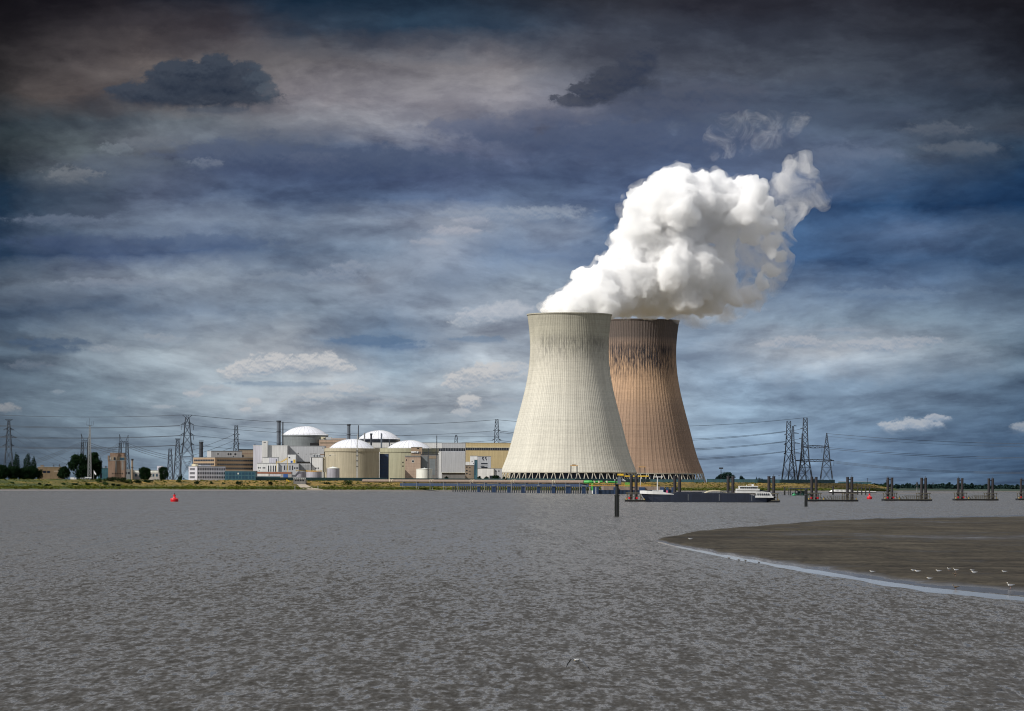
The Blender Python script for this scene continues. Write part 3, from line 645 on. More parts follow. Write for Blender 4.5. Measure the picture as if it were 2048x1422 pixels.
# ------------------------------------------------------------------ near sandbank
def sandbank():
    up, lo = SB_UP, SB_LO
    xs = sorted(set([1302+ (2700-1302)*(i/240)**1.4 for i in range(241)]))
    mb = MB(); K = 70
    for px in xs:
        yu = np.interp(px, *zip(*up)); yl = np.interp(px, *zip(*lo))
        j = 1.2*mnoise.fractal(Vector((px*.03, 1, 0)), 1, 2, 4); yl += 3.6*mnoise.fractal(Vector((px*.016, 5, 0)), .8, 2.1, 6); yu += j
        for k in range(K+1):
            tt = k/K; py = yl + (yu-yl)*(tt**.8 if False else tt)
            g = G(px, py)
            e = min((py-yu+1)/max(3, .06*(yl-yu)), (yl-py)/max(3, .13*(yl-yu)), (px-1302)/30.0)
            e = max(0.0, min(1.0, e)); base = -.06 + .36*(e*e*(3-2*e))
            q = Vector((g.x*.10, g.y*.035, 0))
            base += .05*mnoise.fractal(q, .9, 2.1, 5)*(.3+e)
            base -= .09*math.exp(-((py-(yu+.30*(yl-yu)))/(.055*(yl-yu)+1))**2)*min(1, max(0, (px-1450)/150))   # long runnel holding water
            base -= .05*math.exp(-((py-(yu+.10*(yl-yu)))/(.05*(yl-yu)+1))**2)*min(1, max(0, (px-1500)/150))
            mb.v.append((g.x, g.y, base))
    n = K+1
    for i in range(len(xs)-1):
        for k in range(K): mb.f.append((i*n+k, (i+1)*n+k, (i+1)*n+k+1, i*n+k+1))
    m, t, out = newmat('wet_sand')
    g = t.new('ShaderNodeTexCoord').outputs['Object']; z = t.sep(g)[2]
    f = t.noise(t.vmul(g, (.22, .05, 1)), 1.0, 6, .62); f2 = t.noise(t.vmul(g, (1.6, .5, 1)), 1.0, 4, .6); f3 = t.noise(t.vmul(g, (.03, .012, 1)), 1.0, 4, .6)
    zz = t.math('ADD', z, t.maprange(f, .3, .7, -.05, .05))
    k = t.math('ADD', t.math('MULTIPLY', f, .5), t.math('MULTIPLY', f2, .5))
    dry = t.mix(t.maprange(k, .36, .64), (.016,.0145,.012), (.086,.074,.054))
    dry = t.mix(t.maprange(f3, .35, .65, 0, .5), dry, (.032,.026,.020))
    sk = t.noise(t.vmul(g, (.018, .11, 1)), 1.0, 6, .65)
    sv = t.maprange(sk, .34, .62, .5, 1.25)
    dry = t.mix(1.0, dry, t.comb(sv, sv, sv), 'MULTIPLY')
    zz = t.math('ADD', zz, t.maprange(sk, .3, .6, -.07, .02))
    col = t.mix(t.maprange(zz, .10, .24), (.018,.016,.017), dry)
    rough = t.maprange(zz, .08, .25, .20, 1.0)
    bm = t.new('ShaderNodeBump'); bm.inputs['Strength'].default_value = .5; bm.inputs['Distance'].default_value = .05
    t.l.new(k, bm.inputs['Height'])
    pbsdf(t, out, col, rough, normal=bm.outputs[0], spec=t.maprange(zz, .08, .25, .5, .08))
    MAT['wet_sand'] = m
    tag(mb.build('sandbank', m, smooth=True), None, None, None, 'structure')
    # thin sheet of still water left along the near edge
    ms, t, out = newmat('still_shallows')
    g = t.new('ShaderNodeTexCoord').outputs['Object']
    nn = t.sep(t.noise(t.vmul(g, (.6, .3, 1)), 1.0, 3, .6, True))
    nv = t.comb(t.math('MULTIPLY', t.math('SUBTRACT', nn[0], .5), .02), t.math('SUBTRACT', t.math('MULTIPLY', t.math('SUBTRACT', nn[1], .5), .03), .008), 1.0)
    no = t.new('ShaderNodeVectorMath', operation='NORMALIZE'); t.l.new(nv, no.inputs[0])
    b = pbsdf(t, out, (.30,.31,.32), .12, normal=no.outputs[0]); b.inputs['IOR'].default_value = 1.33
    sh = MB(); xs = list(np.linspace(1316, 2700, 160))
    for px in xs:
        yl = float(np.interp(px, *zip(*lo))); w = float(np.interp(px, [1316,1340,1420,1600,1800,2048,2700],[1.2,2.4,3,3.6,4.4,5.2,6]))
        w *= 1 + .7*mnoise.fractal(Vector((px*.012, 2, 0)), 1, 2, 4)
        a, b2 = G(px, yl+w, .004), G(px, yl-4, .004)
        sh.v += [tuple(a), tuple(b2)]
    for i in range(len(xs)-1): sh.f.append((2*i, 2*i+2, 2*i+3, 2*i+1))
    tag(sh.build('shallow_water', ms), None, None, None, 'structure')
sandbank()

# ------------------------------------------------------------------ cooling towers
PRF = [(629,84.5),(640,82.6),(653,81),(670,79.2),(688,78.3),(707,78.3),(722,79.2),(739,80.9),(757,83.6),(776,87.2),(792,91),(808,95),(830,100.8),(851,106.4),(870,111.2),(888,115.8),(915,124),(944,135.7)]
def cooling_tower(label, mat, axis, d, kr, kz, ribs, rib_h):
    z0 = 8.0
    root = thing('cooling_tower', label, 'cooling tower', (X(axis, d), d, z0), 0, 'hyperbolic cooling towers')
    zl = Z(1137.4, 944, 3400) - z0
    pr = []
    ys = np.linspace(629, 944, 76)
    rs = np.interp(ys, [a for a, _ in PRF], [b for _, b in PRF])
    ker = np.array([1,2,3,2,1])/9.0
    rsm = np.convolve(np.pad(rs, 2, 'edge'), ker, 'valid'); rsm[0], rsm[-1] = rs[0], rs[-1]
    for y, r in zip(ys, rsm): pr.append((r*.5*kr, (Z(1137.4, y, 3400) - z0 - zl)*kz + zl))
    n, per = ribs, 4
    mb = MB(); N = n*per
    for r, z in pr:
        for k in range(N):
            rr = r + (rib_h if k % per == 0 else 0.0); a = 2*math.pi*k/N
            mb.v.append((rr*math.cos(a), rr*math.sin(a), z))
    for i in range(len(pr)-1):
        for k in range(N): mb.f.append((i*N+k, (i+1)*N+k, (i+1)*N+(k+1) % N, i*N+(k+1) % N))
    mb.build('shell', mat, root)
    inn = MB(); inn.lathe([(r-1.0, z) for r, z in pr[::4]] , 96); inn.f = [q for q in inn.f if len(q) == 4]; inn.build('inner_wall', 'tower_inner', root, smooth=True)
    rt, zt = pr[0]; rl, zb = pr[-1]
    MB().lathe([(rt-1.02, zt-.9), (rt+.55, zt-.9), (rt+.55, zt+.15), (rt-1.02, zt+.15)], 128).build('rim', mat, root)
    MB().lathe([(rl-1.4, zb-1.0), (rl+.5, zb-1.0), (rl+.5, zb-.02), (rl-1.4, zb-.02)], 128).build('lintel', 'tower_column', root)
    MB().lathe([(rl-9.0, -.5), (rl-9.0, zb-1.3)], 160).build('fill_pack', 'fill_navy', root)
    MB().lathe([(rl+2.0, -.5), (rl+4.6, -.5), (rl+4.6, 1.1), (rl+2.0, 1.1)], 128).build('basin_wall', 'grey_concrete', root)
    nc = 54; me = None
    for i in range(nc):
        if me is None:
            c = MB(); w = 2*math.pi*rl/nc
            c.bar((rl-.2, .55, zb-.8), (rl+3.0, w*.40, .9), .46, 6); c.bar((rl-.2, -.55, zb-.8), (rl+3.0, -w*.40, .9), .46, 6)
            o = c.build('support_column', 'tower_column', root); me = o.data
        else:
            o = bpy.data.objects.new('support_column', me); COL.objects.link(o); o.parent = root
        o.rotation_euler = (0, 0, 2*math.pi*(i+.5)/nc)
    return root
T1 = cooling_tower('pale concrete cooling tower standing in front of the brown one', 'tower_pale', 1137.4, 3400, 1, 1, 140, .12)
T2 = cooling_tower('brown cooling tower with black streaks below its rim, partly hidden by the pale one', 'tower_brown', 1274.5, 3645, 1.044, 1.038, 92, .22)

# ------------------------------------------------------------------ steam
def blob_mesh(lobes, voxel, sub, seed, amp):
    r_ = np.random.default_rng(seed); mb = MB()
    ico = bpy.data.meshes.new('tmp'); import bmesh
    bm = bmesh.new(); bmesh.ops.create_icosphere(bm, subdivisions=2, radius=1.0)
    iv = [v.co.copy() for v in bm.verts]; fi = [tuple(v.index for v in f.verts) for f in bm.faces]; bm.free(); bpy.data.meshes.remove(ico)
    for (px, py, r, d) in lobes:
        c = P(px, py, d); R_ = r*d/FPX
        mb.add([c + v*R_ for v in iv], fi)
        for _ in range(sub):
            u = Vector(r_.normal(size=3)).normalized(); k = r_.uniform(.14, .46)
            mb.add([c + u*R_*r_.uniform(.74, 1.0) + v*R_*k for v in iv], fi)
    me = bpy.data.meshes.new('blob'); me.from_pydata(mb.v, [], mb.f); me.update()
    o = bpy.data.objects.new('blob', me); COL.objects.link(o)
    md = o.modifiers.new('r', 'REMESH'); md.mode = 'VOXEL'; md.voxel_size = voxel
    dg = bpy.context.evaluated_depsgraph_get(); dg.update()
    out = bpy.data.meshes.new_from_object(o.evaluated_get(dg), depsgraph=dg)
    bpy.data.objects.remove(o); bpy.data.meshes.remove(me)
    nv = len(out.vertices); co_ = np.empty(nv*3); out.vertices.foreach_get('co', co_); no_ = np.empty(nv*3); out.vertices.foreach_get('normal', no_)
    co_ = co_.reshape(-1, 3); no_ = no_.reshape(-1, 3)
    dsp = np.empty(nv)
    for i in range(nv):
        p = Vector(co_[i]); q = p + Vector((3,1,2))*mnoise.noise(p*.08)
        dsp[i] = amp*(.50*(1-2*abs(mnoise.noise(p*.05))) + .42*(1-2*abs(mnoise.noise(q*.11+Vector((9,2,5))))) + .28*(1-2*abs(mnoise.noise(q*.23))) + .14*(1-2*abs(mnoise.noise(q*.45))) - .45)
    for i in range(nv):
        p = Vector(co_[i]); w_ = mnoise.noise_vector(p*.045)*4.5 + mnoise.noise_vector(p*.11)*3.2 + mnoise.noise_vector(p*.26)*1.9 + mnoise.noise_vector(p*.6)*.9
        co_[i] += np.array(w_)*amp/6.0
    co_ += no_*dsp[:, None]
    out.vertices.foreach_set('co', co_.ravel()); out.update()
    o = bpy.data.objects.new('blob', out); COL.objects.link(o)                       # close up folds left by the displacement
    md = o.modifiers.new('r', 'REMESH'); md.mode = 'VOXEL'; md.voxel_size = voxel*.85
    dg = bpy.context.evaluated_depsgraph_get(); dg.update()
    out2 = bpy.data.meshes.new_from_object(o.evaluated_get(dg), depsgraph=dg)
    bpy.data.objects.remove(o); bpy.data.meshes.remove(out); out = out2
    return out
def steam():
    m, t, out = newmat('steam')
    v = t.new('ShaderNodeVolumePrincipled'); v.inputs['Color'].default_value = (1,1,1,1); v.inputs['Density'].default_value = STEAM_D; v.inputs['Anisotropy'].default_value = 0.0
    t.l.new(v.outputs[0], out.inputs['Volume'])
    w, t, out = newmat('steam_wisp')
    g = t.new('ShaderNodeTexCoord').outputs['Object']
    n = t.noise(g, .034, 9, .70, dist=1.0)
    v = t.new('ShaderNodeVolumePrincipled'); v.inputs['Color'].default_value = (.99,.99,1,1); v.inputs['Anisotropy'].default_value = .2
    t.l.new(t.maprange(n, .45, .66, 0, WISP_D), v.inputs['Density'])
    t.l.new(v.outputs[0], out.inputs['Volume'])
    w.cycles.volume_step_rate = .35
    w2, t, out = newmat('steam_faint')
    g = t.new('ShaderNodeTexCoord').outputs['Object']
    n = t.noise(g, .036, 9, .72, dist=1.2)
    v = t.new('ShaderNodeVolumePrincipled'); v.inputs['Color'].default_value = (.99,.99,1,1); v.inputs['Anisotropy'].default_value = .2
    t.l.new(t.maprange(n, .52, .72, 0, .035), v.inputs['Density']); t.l.new(v.outputs[0], out.inputs['Volume']); w2.cycles.volume_step_rate = .5
    rr = np.random.default_rng(3)
    core = [(1118,640,26),(1160,640,34),(1105,622,17),(1120,606,20),(1150,612,34),(1148,588,20),(1172,566,22),(1195,600,42),(1187,572,28),(1206,552,26),(1235,590,48),(1226,540,36),(1270,560,55),(1256,505,34),(1247,478,17),
      (1300,500,55),(1282,452,42),(1268,420,22),(1312,430,50),(1292,400,32),(1345,410,55),(1334,368,28),(1358,362,26),(1395,398,46),(1402,368,22),(1440,398,42),(1425,365,16),(1478,384,30),(1512,384,24),(1350,470,66),(1350,540,72),
      (1395,545,48),(1320,590,50),(1262,604,36),(1372,600,40),(1418,590,32),(1440,553,30),(1452,510,22),(1440,430,38),(1486,425,34),(1522,412,24),(1452,470,20),(1218,600,34),(1300,616,24),(1385,560,50),(1428,520,24),(1500,470,17),(1530,450,18),(1548,482,15),(1560,512,11),(1543,540,13),(1522,566,14),(1497,586,14),(1465,597,16),(1505,440,18),(1553,430,14),(1464,566,15),(1445,580,16),(1462,540,9),(1562,455,10),(1540,505,9),(1515,585,9),(1430,612,14),(1400,622,12)]
    core = [(a, min(b, 630-c*.92) if a > 1212 else b, c) for a, b, c in core]
    L = [(a, b, c*.92, 3425 + (a-1100)*.16 + rr.uniform(-22, 22)) for a, b, c in core]
    root = thing('steam_plume', 'white steam billowing from the cooling towers and drifting off over the brown one', 'steam', P(1137.4, 640, 3400))
    me = blob_mesh(L, 1.2, 26, 4, 6.0); me.materials.append(m)
    o = bpy.data.objects.new('billow', me); COL.objects.link(o); o.parent = root;
    o.location = -root.location
    def part(lst, mat, voxel, seed, amp, sub):
        lst = [(a, min(b, 632-c) if 1212 < a < 1372 else b, c) for a, b, c in lst]
        W = [(a, b, c, 3450 + (a-1100)*.14 + rr.uniform(-14, 14)) for a, b, c in lst]
        me = blob_mesh(W, voxel, sub, seed, amp); me.materials.append(mat)
        o = bpy.data.objects.new('wisp', me); COL.objects.link(o); o.parent = root; o.location = -root.location
    part([(1530,440,42),(1545,480,38),(1555,520,32),(1545,555,30),(1520,575,30),(1490,590,34),(1505,545,30),(1512,500,34),(1490,470,30),(1470,605,30),(1440,618,30),(1400,628,30),(1362,636,24),(1548,400,32),(1565,375,28),(1585,350,26),(1598,330,22),(1608,318,16),(1612,355,26),(1625,385,26),(1600,400,32),(1645,400,18),(1570,420,30),(1560,400,30),(1580,385,30),(1590,425,24),(1555,440,26),(1600,370,26),
          (1330,642,10),(1350,648,8),(1240,642,8),(1212,634,11),(1290,643,9),(1090,614,12),(1262,430,20),(1240,480,18),(1190,545,16),(1395,475,30),(1480,525,34),(1300,400,30),(1350,350,24),(1440,370,24),(1180,560,26)] + [(a, b, c*1.08+2) for a, b, c in core if b+c*1.08 < 646], w, 2.2, 8, 5.0, 8)
    part([(1426,285,26),(1440,265,26),(1455,250,26),(1470,270,26),(1490,245,28),(1515,255,28),(1545,250,30),(1580,240,28),(1600,235,20),(1425,305,18),(1450,290,26),(1500,280,28),(1540,275,28),(1570,262,24)], w2, 2.4, 9, 4.0, 4)
STEAM_D, WISP_D = .18, .08
import os
steam()
# ------------------------------------------------------------------ plant buildings
ZB = 7.6
class Bld:
    def __init__(s, name, label, cat, xc, xr, yt, d, mat, xl=None, yaw=0.0, depth=18.0, group=None, roof='galvanised', zb=ZB, parapet=.35, thingit=True):
        s.s = d/FPX; s.d = d; s.xc = xc; s.a = R(yaw); s.zb = zb; s.u0 = X(xc, d)
        p = P(xc, YH, d)
        s.root = thing(name, label, cat, (p.x, d, zb), s.a, group)
        s.w = (xr-xc)*s.s/math.cos(s.a)
        s.dep = (xc-xl)*s.s/math.sin(s.a) if xl is not None and yaw > 0 else depth
        s.h = s.hz(yt)
        MB().box(0, s.w, 0, s.dep, 0, s.h).build('wall', mat, s.root)
        if roof: MB().box(-.2, s.w+.2, -.2, s.dep+.2, s.h, s.h+parapet).build('roof', roof, s.root)
    def hz(s, py): return Z(s.xc, py, s.d) - s.zb
    def rx(s, px): return (px-s.xc)*s.s/math.cos(s.a)
    def ly(s, px): return (s.xc-px)*s.s/math.sin(s.a)
    def win(s, x0, x1, y0, y1, face='R', mat='glass_dark', name='window', out=.07, label=None, frame=None):
        z0, z1 = s.hz(y1), s.hz(y0)
        if face == 'R': b = MB().box(s.rx(x0), s.rx(x1), -out, .25, z0, z1)
        else: b = MB().box(-out, .25, s.ly(x1), s.ly(x0), z0, z1)
        o = b.build(name, mat, s.root, label=label)
        if frame:
            e = .35
            if face == 'R': f = MB().box(s.rx(x0)-e, s.rx(x1)+e, -out*.5, .2, z0-e, z1+e)
            else: f = MB().box(-out*.5, .2, s.ly(x1)-e, s.ly(x0)+e, z0-e, z1+e)
            f.build('frame', frame, o)
        return o
    def block(s, name, x0, x1, y0, y1, mat, ya=0.0, yb=None, label=None):
        yb = s.dep if yb is None else yb
        return MB().box(s.rx(x0), s.rx(x1), ya, yb, s.hz(y1), s.hz(y0)).build(name, mat, s.root, label=label)
def ribbon(b, x0, x1, y0, y1, face='R', mat='glass_dark', n=8, bar='galvanised'):
    """a band of glazing with its mullions"""
    o = b.win(x0, x1, y0, y1, face, mat, 'ribbon_window')
    z0, z1 = b.hz(y1), b.hz(y0); m = MB()
    for i in range(1, n):
        px = x0 + (x1-x0)*i/n
        if face == 'R': c = b.rx(px); m.box(c-.14, c+.14, -.13, .1, z0, z1)
        else: c = b.ly(px); m.box(-.13, .1, c-.14, c+.14, z0, z1)
    m.build('mullion', bar, o)
    return o
# left part of the site
b = Bld('brick_tower_building', 'brown brick block tower with a dark recessed stripe and a row of small square openings', 'building', 216, 249, 921, 2990, 'brown_brick', yaw=0, depth=14)
b.block('upper_storey', 216.6, 249, 913, 920.2, 'brown_panel', .3, 13)
b.block('roof_storey', 219.5, 247.2, 905.5, 912.9, 'brown_brick', .8, 12, 'dark brown top storey')
b.block('side_turret', 215.2, 218.2, 911, 921, 'brown_brick', -.4, 3)
b.win(239.5, 243, 915, 919.5, mat='blue_glass'); b.win(243.8, 248, 915, 919.5, mat='blue_glass'); b.win(227, 230.5, 914.5, 920, mat='glass_dark'); b.win(219, 221, 915, 919, mat='light_steel')
b.win(230.3, 233.8, 922, 945, mat='dark_concrete', name='recess'); b.win(243, 247, 922, 940, mat='dark_concrete', name='recess')
for x in (224.4, 229.2, 234.2, 239, 243.6): b.win(x, x+2.2, 945.8, 948.4, mat='black_void', name='opening')
b.win(216.5, 248.5, 920.3, 921.2, mat='light_steel', name='string_course')
for x in (224.5, 226.5): MB().bar((b.rx(x), 4, b.h+5), (b.rx(x), 4, b.h+9.5), .16).build('aerial', 'dark_steel', b.root)
b = Bld('tan_workshop', 'low dull tan workshop with a dark window band behind the dark bushes', 'building', 75, 122, 934, 3030, 'dull_tan', depth=20)
b.win(86, 92.5, 941.6, 946); b.win(94, 100, 941.6, 946); b.win(108, 119, 941, 944, mat='brown_panel', name='door')
b.block('roof_housing', 80, 86, 930.5, 933.2, 'dull_tan', 2, 8)
b.block('vent_stack', 105, 106.5, 929, 933.2, 'dark_steel', 5, 6.5); b.block('vent_stack', 116.3, 118, 928.5, 933.2, 'dark_steel', 5, 6.5)
b = Bld('blue_shed', 'dull blue shed between the huge round tree and the brick block tower', 'shed', 196, 217, 936, 3050, 'teal_panel', depth=16)
b.win(200, 204, 946, 956, name='door'); b.block('roof_vent', 209, 212, 932.5, 935.4, 'dark_steel', 3, 5)
b = Bld('grey_shed', 'grey shed squeezed between the brick block tower and the thin chimney', 'shed', 249.5, 261, 939, 3040, 'drum_metal', depth=16)
b.win(251, 254, 944, 948); b.win(256, 259.5, 944, 948)
b = Bld('white_roofed_depot', 'long low depot with a pale roof band behind the round dark tree', 'building', 266, 322, 941, 3055, 'grey_concrete', depth=24)
b.win(266.3, 321.7, 941.3, 945, mat='tank_white', name='fascia', out=.2)
for x in (270, 278, 305, 312): b.win(x, x+3.4, 948, 953, mat='blue_glass')
b.block('roof_box', 313, 324, 931.5, 940.5, 'lavender_panel', 4, 12)
b = Bld('white_office', 'grey white office block with three rows of small windows', 'office', 394, 449, 933, 3010, 'lavender_panel', xl=372, yaw=22)
for r_, (y0, y1) in enumerate(((935.8, 940.4), (944.0, 948.6), (952.2, 956.6))):
    for i in range(16): b.win(395.6+i*3.36, 397.5+i*3.36, y0, y1)
    for i in range(5): b.win(375.2+i*2.7, 377.1+i*2.7, y0, y1, 'L')
b.block('roof_cabin', 396, 401, 928, 932.2, 'cream_paint', 8, 20); b.block('roof_cabin', 404, 424, 930, 932.2, 'lavender_panel', 6, 18)
b = Bld('tan_office', 'tan office block with long ribbon windows showing two faces', 'office', 430, 505, 915, 3130, 'tan_brick', xl=381, yaw=40)
ribbon(b, 383, 427.5, 918.8, 922.4, 'L', n=12); ribbon(b, 383, 427.5, 926.6, 930.4, 'L', n=12)
for y0, y1, x0 in ((919, 922.4, 434), (927, 930.6, 434), (934.8, 938.4, 449)): ribbon(b, x0, 503.5, y0, y1, n=16)
b = Bld('blue_glass_building', 'low dark blue glazed building in front of the tan office', 'building', 449.5, 511, 942, 3004, 'teal_panel', depth=22, roof='grey_concrete')
for i in range(9): b.win(451.5+i*6.5, 456.6+i*6.5, 944.5, 949.5, mat='blue_glass')
for i in range(9): b.win(451.5+i*6.5, 456.6+i*6.5, 951.5, 957.5, mat='blue_glass')
b.win(475, 477.5, 945.5, 948.5, mat='tank_white', name='blind', out=.12)
b = Bld('white_annex', 'white rooftop level building with a few dark windows above the tan office', 'building', 422, 482, 902, 3215, 'grey_panel', xl=411, yaw=20)
for x0, x1, y0, y1 in ((433.5, 437.5, 906.5, 909), (453.8, 457.2, 906, 910), (458.4, 461.6, 906, 910), (467, 471, 906, 910), (463.8, 466.2, 911.5, 914)): b.win(x0, x1, y0, y1, frame='white_paint')
b = Bld('brown_hall', 'brown clad hall with a black roof edge beside the tall white hall', 'hall', 478, 507, 900, 3245, 'brown_panel', depth=25, roof='black_void', parapet=.8)
b.win(479, 506, 906.5, 908, mat='brown_brick', name='cladding_band'); b.win(484, 487, 910, 914, name='window')
b = Bld('tall_white_hall', 'tall white windowless hall with a raised lift tower', 'hall', 506, 574, 891, 3118, 'white_panel', depth=30, roof='white_paint')  # brighter cladding stands in for a wall turned towards the sun
b.block('lift_tower', 524, 535, 881.5, 922, 'white_panel', -2.5, 8); b.win(506.2, 523.5, 891.4, 957, mat='lavender_panel', name='cladding_panel', out=.1)
b.win(527, 532, 884, 885, name='louvre', out=2.6)
b.block('roof_unit', 507, 510, 889, 890.6, 'dark_steel', 4, 8)
b = Bld('long_grey_hall', 'long grey windowless hall behind the white block with roof silos', 'hall', 574.4, 648, 892, 3135, 'grey_panel', depth=34, roof='galvanised')  # greyer cladding stands in for less sun on this wall
b.win(593, 648, 923.2, 925, mat='black_void', name='canopy', out=.9); b.win(619, 633, 907, 908.3, mat='dark_concrete', name='louvre'); b.win(639, 648, 907.5, 909.5, mat='brown_brick', name='louvre')
b.win(595, 597, 905.8, 907.4, mat='black_void', name='vent'); b.win(611.5, 612.6, 907.5, 908.6, mat='black_void', name='vent'); b.win(645, 646, 894, 897, mat='black_void', name='vent')
b = Bld('white_pump_house', 'white low block with four dark slots under the tall white hall', 'building', 514, 556.5, 926.5, 3064, 'white_paint', depth=20)
for x in (516, 519.2, 525.2, 528.5): b.win(x, x+1.9, 934, 937)
for x in (536, 540.6, 545.4, 549.9): b.win(x, x+2.0, 931, 943, name='slot_window')
b.win(517.5, 520, 941, 942.2, mat='black_void', name='vent')
b = Bld('grey_pump_house', 'pale grey low block with narrow slots, joined to the white one', 'building', 557, 597, 927, 3066, 'grey_panel', depth=20)
for x in (568, 573.2, 578.7, 584): b.win(x, x+2.0, 931, 940, name='slot_window')
for x in (588.2, 591.3, 594.3): b.win(x, x+1.7, 934.2, 938)
b = Bld('grey_garage', 'grey garage with a big sectional door under a black canopy', 'garage', 597.6, 621, 927, 3075, 'grey_panel', depth=18)
b.win(599, 608.4, 929, 943, mat='galvanised', name='door'); b.win(609, 619, 929, 943, mat='galvanised', name='door')
b = Bld('plant_room', 'small white plant room with a pale blue glazed side above the slotted block', 'plant room', 525, 556, 915, 3092, 'white_paint', depth=10)
b.win(538, 554.5, 916, 925.5, mat='lavender_panel', name='glazing'); b.win(551.8, 553, 918, 925, mat='dark_steel', name='drainpipe', out=.2)
b = Bld('white_stair_block', 'small bright white block at the top of the yellow stairs', 'building', 575, 591, 909, 3096, 'white_paint', depth=10)
b.win(577, 580, 914, 916.5, mat='black_void', name='opening'); b.win(581, 585, 921.5, 925.5, mat='blue_paint', name='door'); b.win(586.5, 590.5, 919, 925.5, mat='yellow_paint', name='shutter')
b = Bld('white_silo_block', 'white block carrying three small silver tanks on its roof', 'building', 623.5, 645, 915, 3078, 'white_paint', depth=12)
for x in (630, 633, 636): b.win(x, x+1.4, 934.8, 938)
b.win(620.6, 622, 915.5, 943, mat='white_paint', name='duct', out=.3); b.win(622, 623.4, 914.5, 935, mat='dark_steel', name='duct', out=.2)
b.block('round_stair', 645.2, 651, 914, 944, 'drum_concrete', 1, 8)
for i, (x, w_) in enumerate(((627.5, 'first'), (633, 'second'), (638.4, 'third'))):
    p = P(x, 915, 3083); t_ = thing('roof_tank', ['silver roof tank nearest the tall white hall', 'middle silver tank of the three on the white block', 'silver roof tank nearest the tan reactor drum'][i], 'tank', (p.x, p.y, p.z+.4), 0, 'silver tanks on the white block')
    MB().lathe([(1.15, 0), (1.15, 2.0)], 20).build('shell', 'galvanised', t_); MB().lathe([(1.15, 2.0), (.6, 2.35), (0, 2.45)], 20).build('cap', 'light_steel', t_)
b = Bld('red_banded_building', 'low building with a rust red band and a blue gate beside the fence', 'building', 511.6, 583, 944, 3048, 'grey_concrete', depth=12)
b.win(511.8, 582.6, 944.2, 947, mat='rust_red', name='fascia', out=.25); b.win(512, 537, 947.4, 952, mat='white_paint', name='panel', out=.1)
b.win(566.5, 575.5, 948, 957, mat='blue_paint', name='gate', out=.15); b.win(540, 562, 948.2, 952, mat='lavender_panel', name='glazing', out=.1); b.win(513, 560, 953, 957.5, mat='blue_glass', name='glazing', out=.1)
def tank(name, label, c, r, yt, d, mat, yroof, roof, rim=None, zb=ZB, group=None):
    s = d/FPX; p = P(c, YH, d); t_ = thing(name, label, 'tank', (p.x, d, zb), 0, group)
    h = Z(c, yt, d)-zb; hr = Z(c, yroof, d)-zb; r *= s
    MB().lathe([(r, 0), (r, h)], 40).build('shell', mat, t_)
    MB().lathe([(r+.15, h), (r+.15, h+.25), (r*.5, h+(hr-h)*.6), (.5, hr), (0, hr)], 40).build('roof', roof, t_, smooth=True)
    MB().lathe([(.45, hr-.05), (.45, hr+.6), (0, hr+.7)], 10).build('vent', 'light_steel', t_)
    if rim:
        m = MB()
        for k in range(20):
            a = 2*math.pi*k/20; m.bar((r*math.cos(a), r*math.sin(a), h+.2), (r*math.cos(a), r*math.sin(a), h+1.4), .09)
            a2 = a+2*math.pi/20; m.bar((r*math.cos(a), r*math.sin(a), h+1.35), (r*math.cos(a2), r*math.sin(a2), h+1.35), .14)
        m.build('handrail', rim, t_)
    return t_
tank('storage_tank', 'squat grey tank with a yellow rail beside the red banded building', 598, 14.5, 943.5, 3072, 'tank_grey', 940.8, 'light_steel', 'yellow_paint', group='squat grey storage tanks')
tank('storage_tank', 'squat stained grey tank directly below the white block with roof tanks', 628, 15.5, 943.5, 3058, 'tank_grey', 942, 'orange_ochre', 'yellow_paint', group='squat grey storage tanks')
tank('storage_tank', 'lavender grey tank with a white cone roof in front of the tan reactor drum', 666, 13, 937, 3082, 'tank_grey', 933.4, 'tank_white')
tank('storage_tank', 'white ringed tank in front of the pinkish concrete block', 848.5, 16, 938.5, 3150, 'tank_white', 936.6, 'tank_white')
# reactors
def reactor(label, c, rd, ydrum, rdome, ytop, d, mat, cornice=None, band=None):
    s = d/FPX; p = P(c, YH, d); t_ = thing('reactor_building', label, 'reactor', (p.x, d, ZB), 0, 'domed reactor buildings')
    hd = Z(c, ydrum, d)-ZB; ht = Z(c, ytop, d)-ZB; R1, a = rd*s, rdome*s; cap = ht-hd
    MB().lathe([(R1, 0), (R1, hd)], 72).build('drum', mat, t_)
    if cornice: MB().lathe([(R1-.5, hd-cornice*s), (R1+.55, hd-cornice*s), (R1+.55, hd+.3), (R1-.5, hd+.3)], 72).build('cornice', mat, t_)
    if band: MB().lathe([(R1+.35, hd-band*s), (R1+.35, hd-.1)], 72).build('glazed_band', 'glass_dark', t_)
    Rs = (a*a+cap*cap)/(2*cap); pr = []
    for i in range(15):
        r = a*(1-i/14); pr.append((max(r, .001), hd+.32+math.sqrt(Rs*Rs-r*r)-(Rs-cap)))
    dm = MB().lathe([(a+.3, hd+.31)] + pr, 72); o = dm.build('dome', 'dome_white', t_, smooth=True)
    m = MB()
    for k in range(24):
        an = 2*math.pi*k/24
        m.tube([(r*math.cos(an), r*math.sin(an), z+.05) for r, z in pr[:-2]], .14, 3)
    m.build('rib', 'light_steel', o)
    m = MB()
    for k in range(40):
        an = 2*math.pi*k/40; an2 = 2*math.pi*(k+1)/40; q = (a+.1)
        m.bar((q*math.cos(an), q*math.sin(an), hd+.3), (q*math.cos(an), q*math.sin(an), hd+1.5), .08)
        m.bar((q*math.cos(an), q*math.sin(an), hd+1.45), (q*math.cos(an2), q*math.sin(an2), hd+1.45), .1)
    m.build('handrail', 'cream_paint', t_)
    return t_
r1 = reactor('rear white dome on a dark metal drum above the long grey hall', 609.5, 46, 871, 45.5, 853, 3275, 'drum_metal', 1.5)
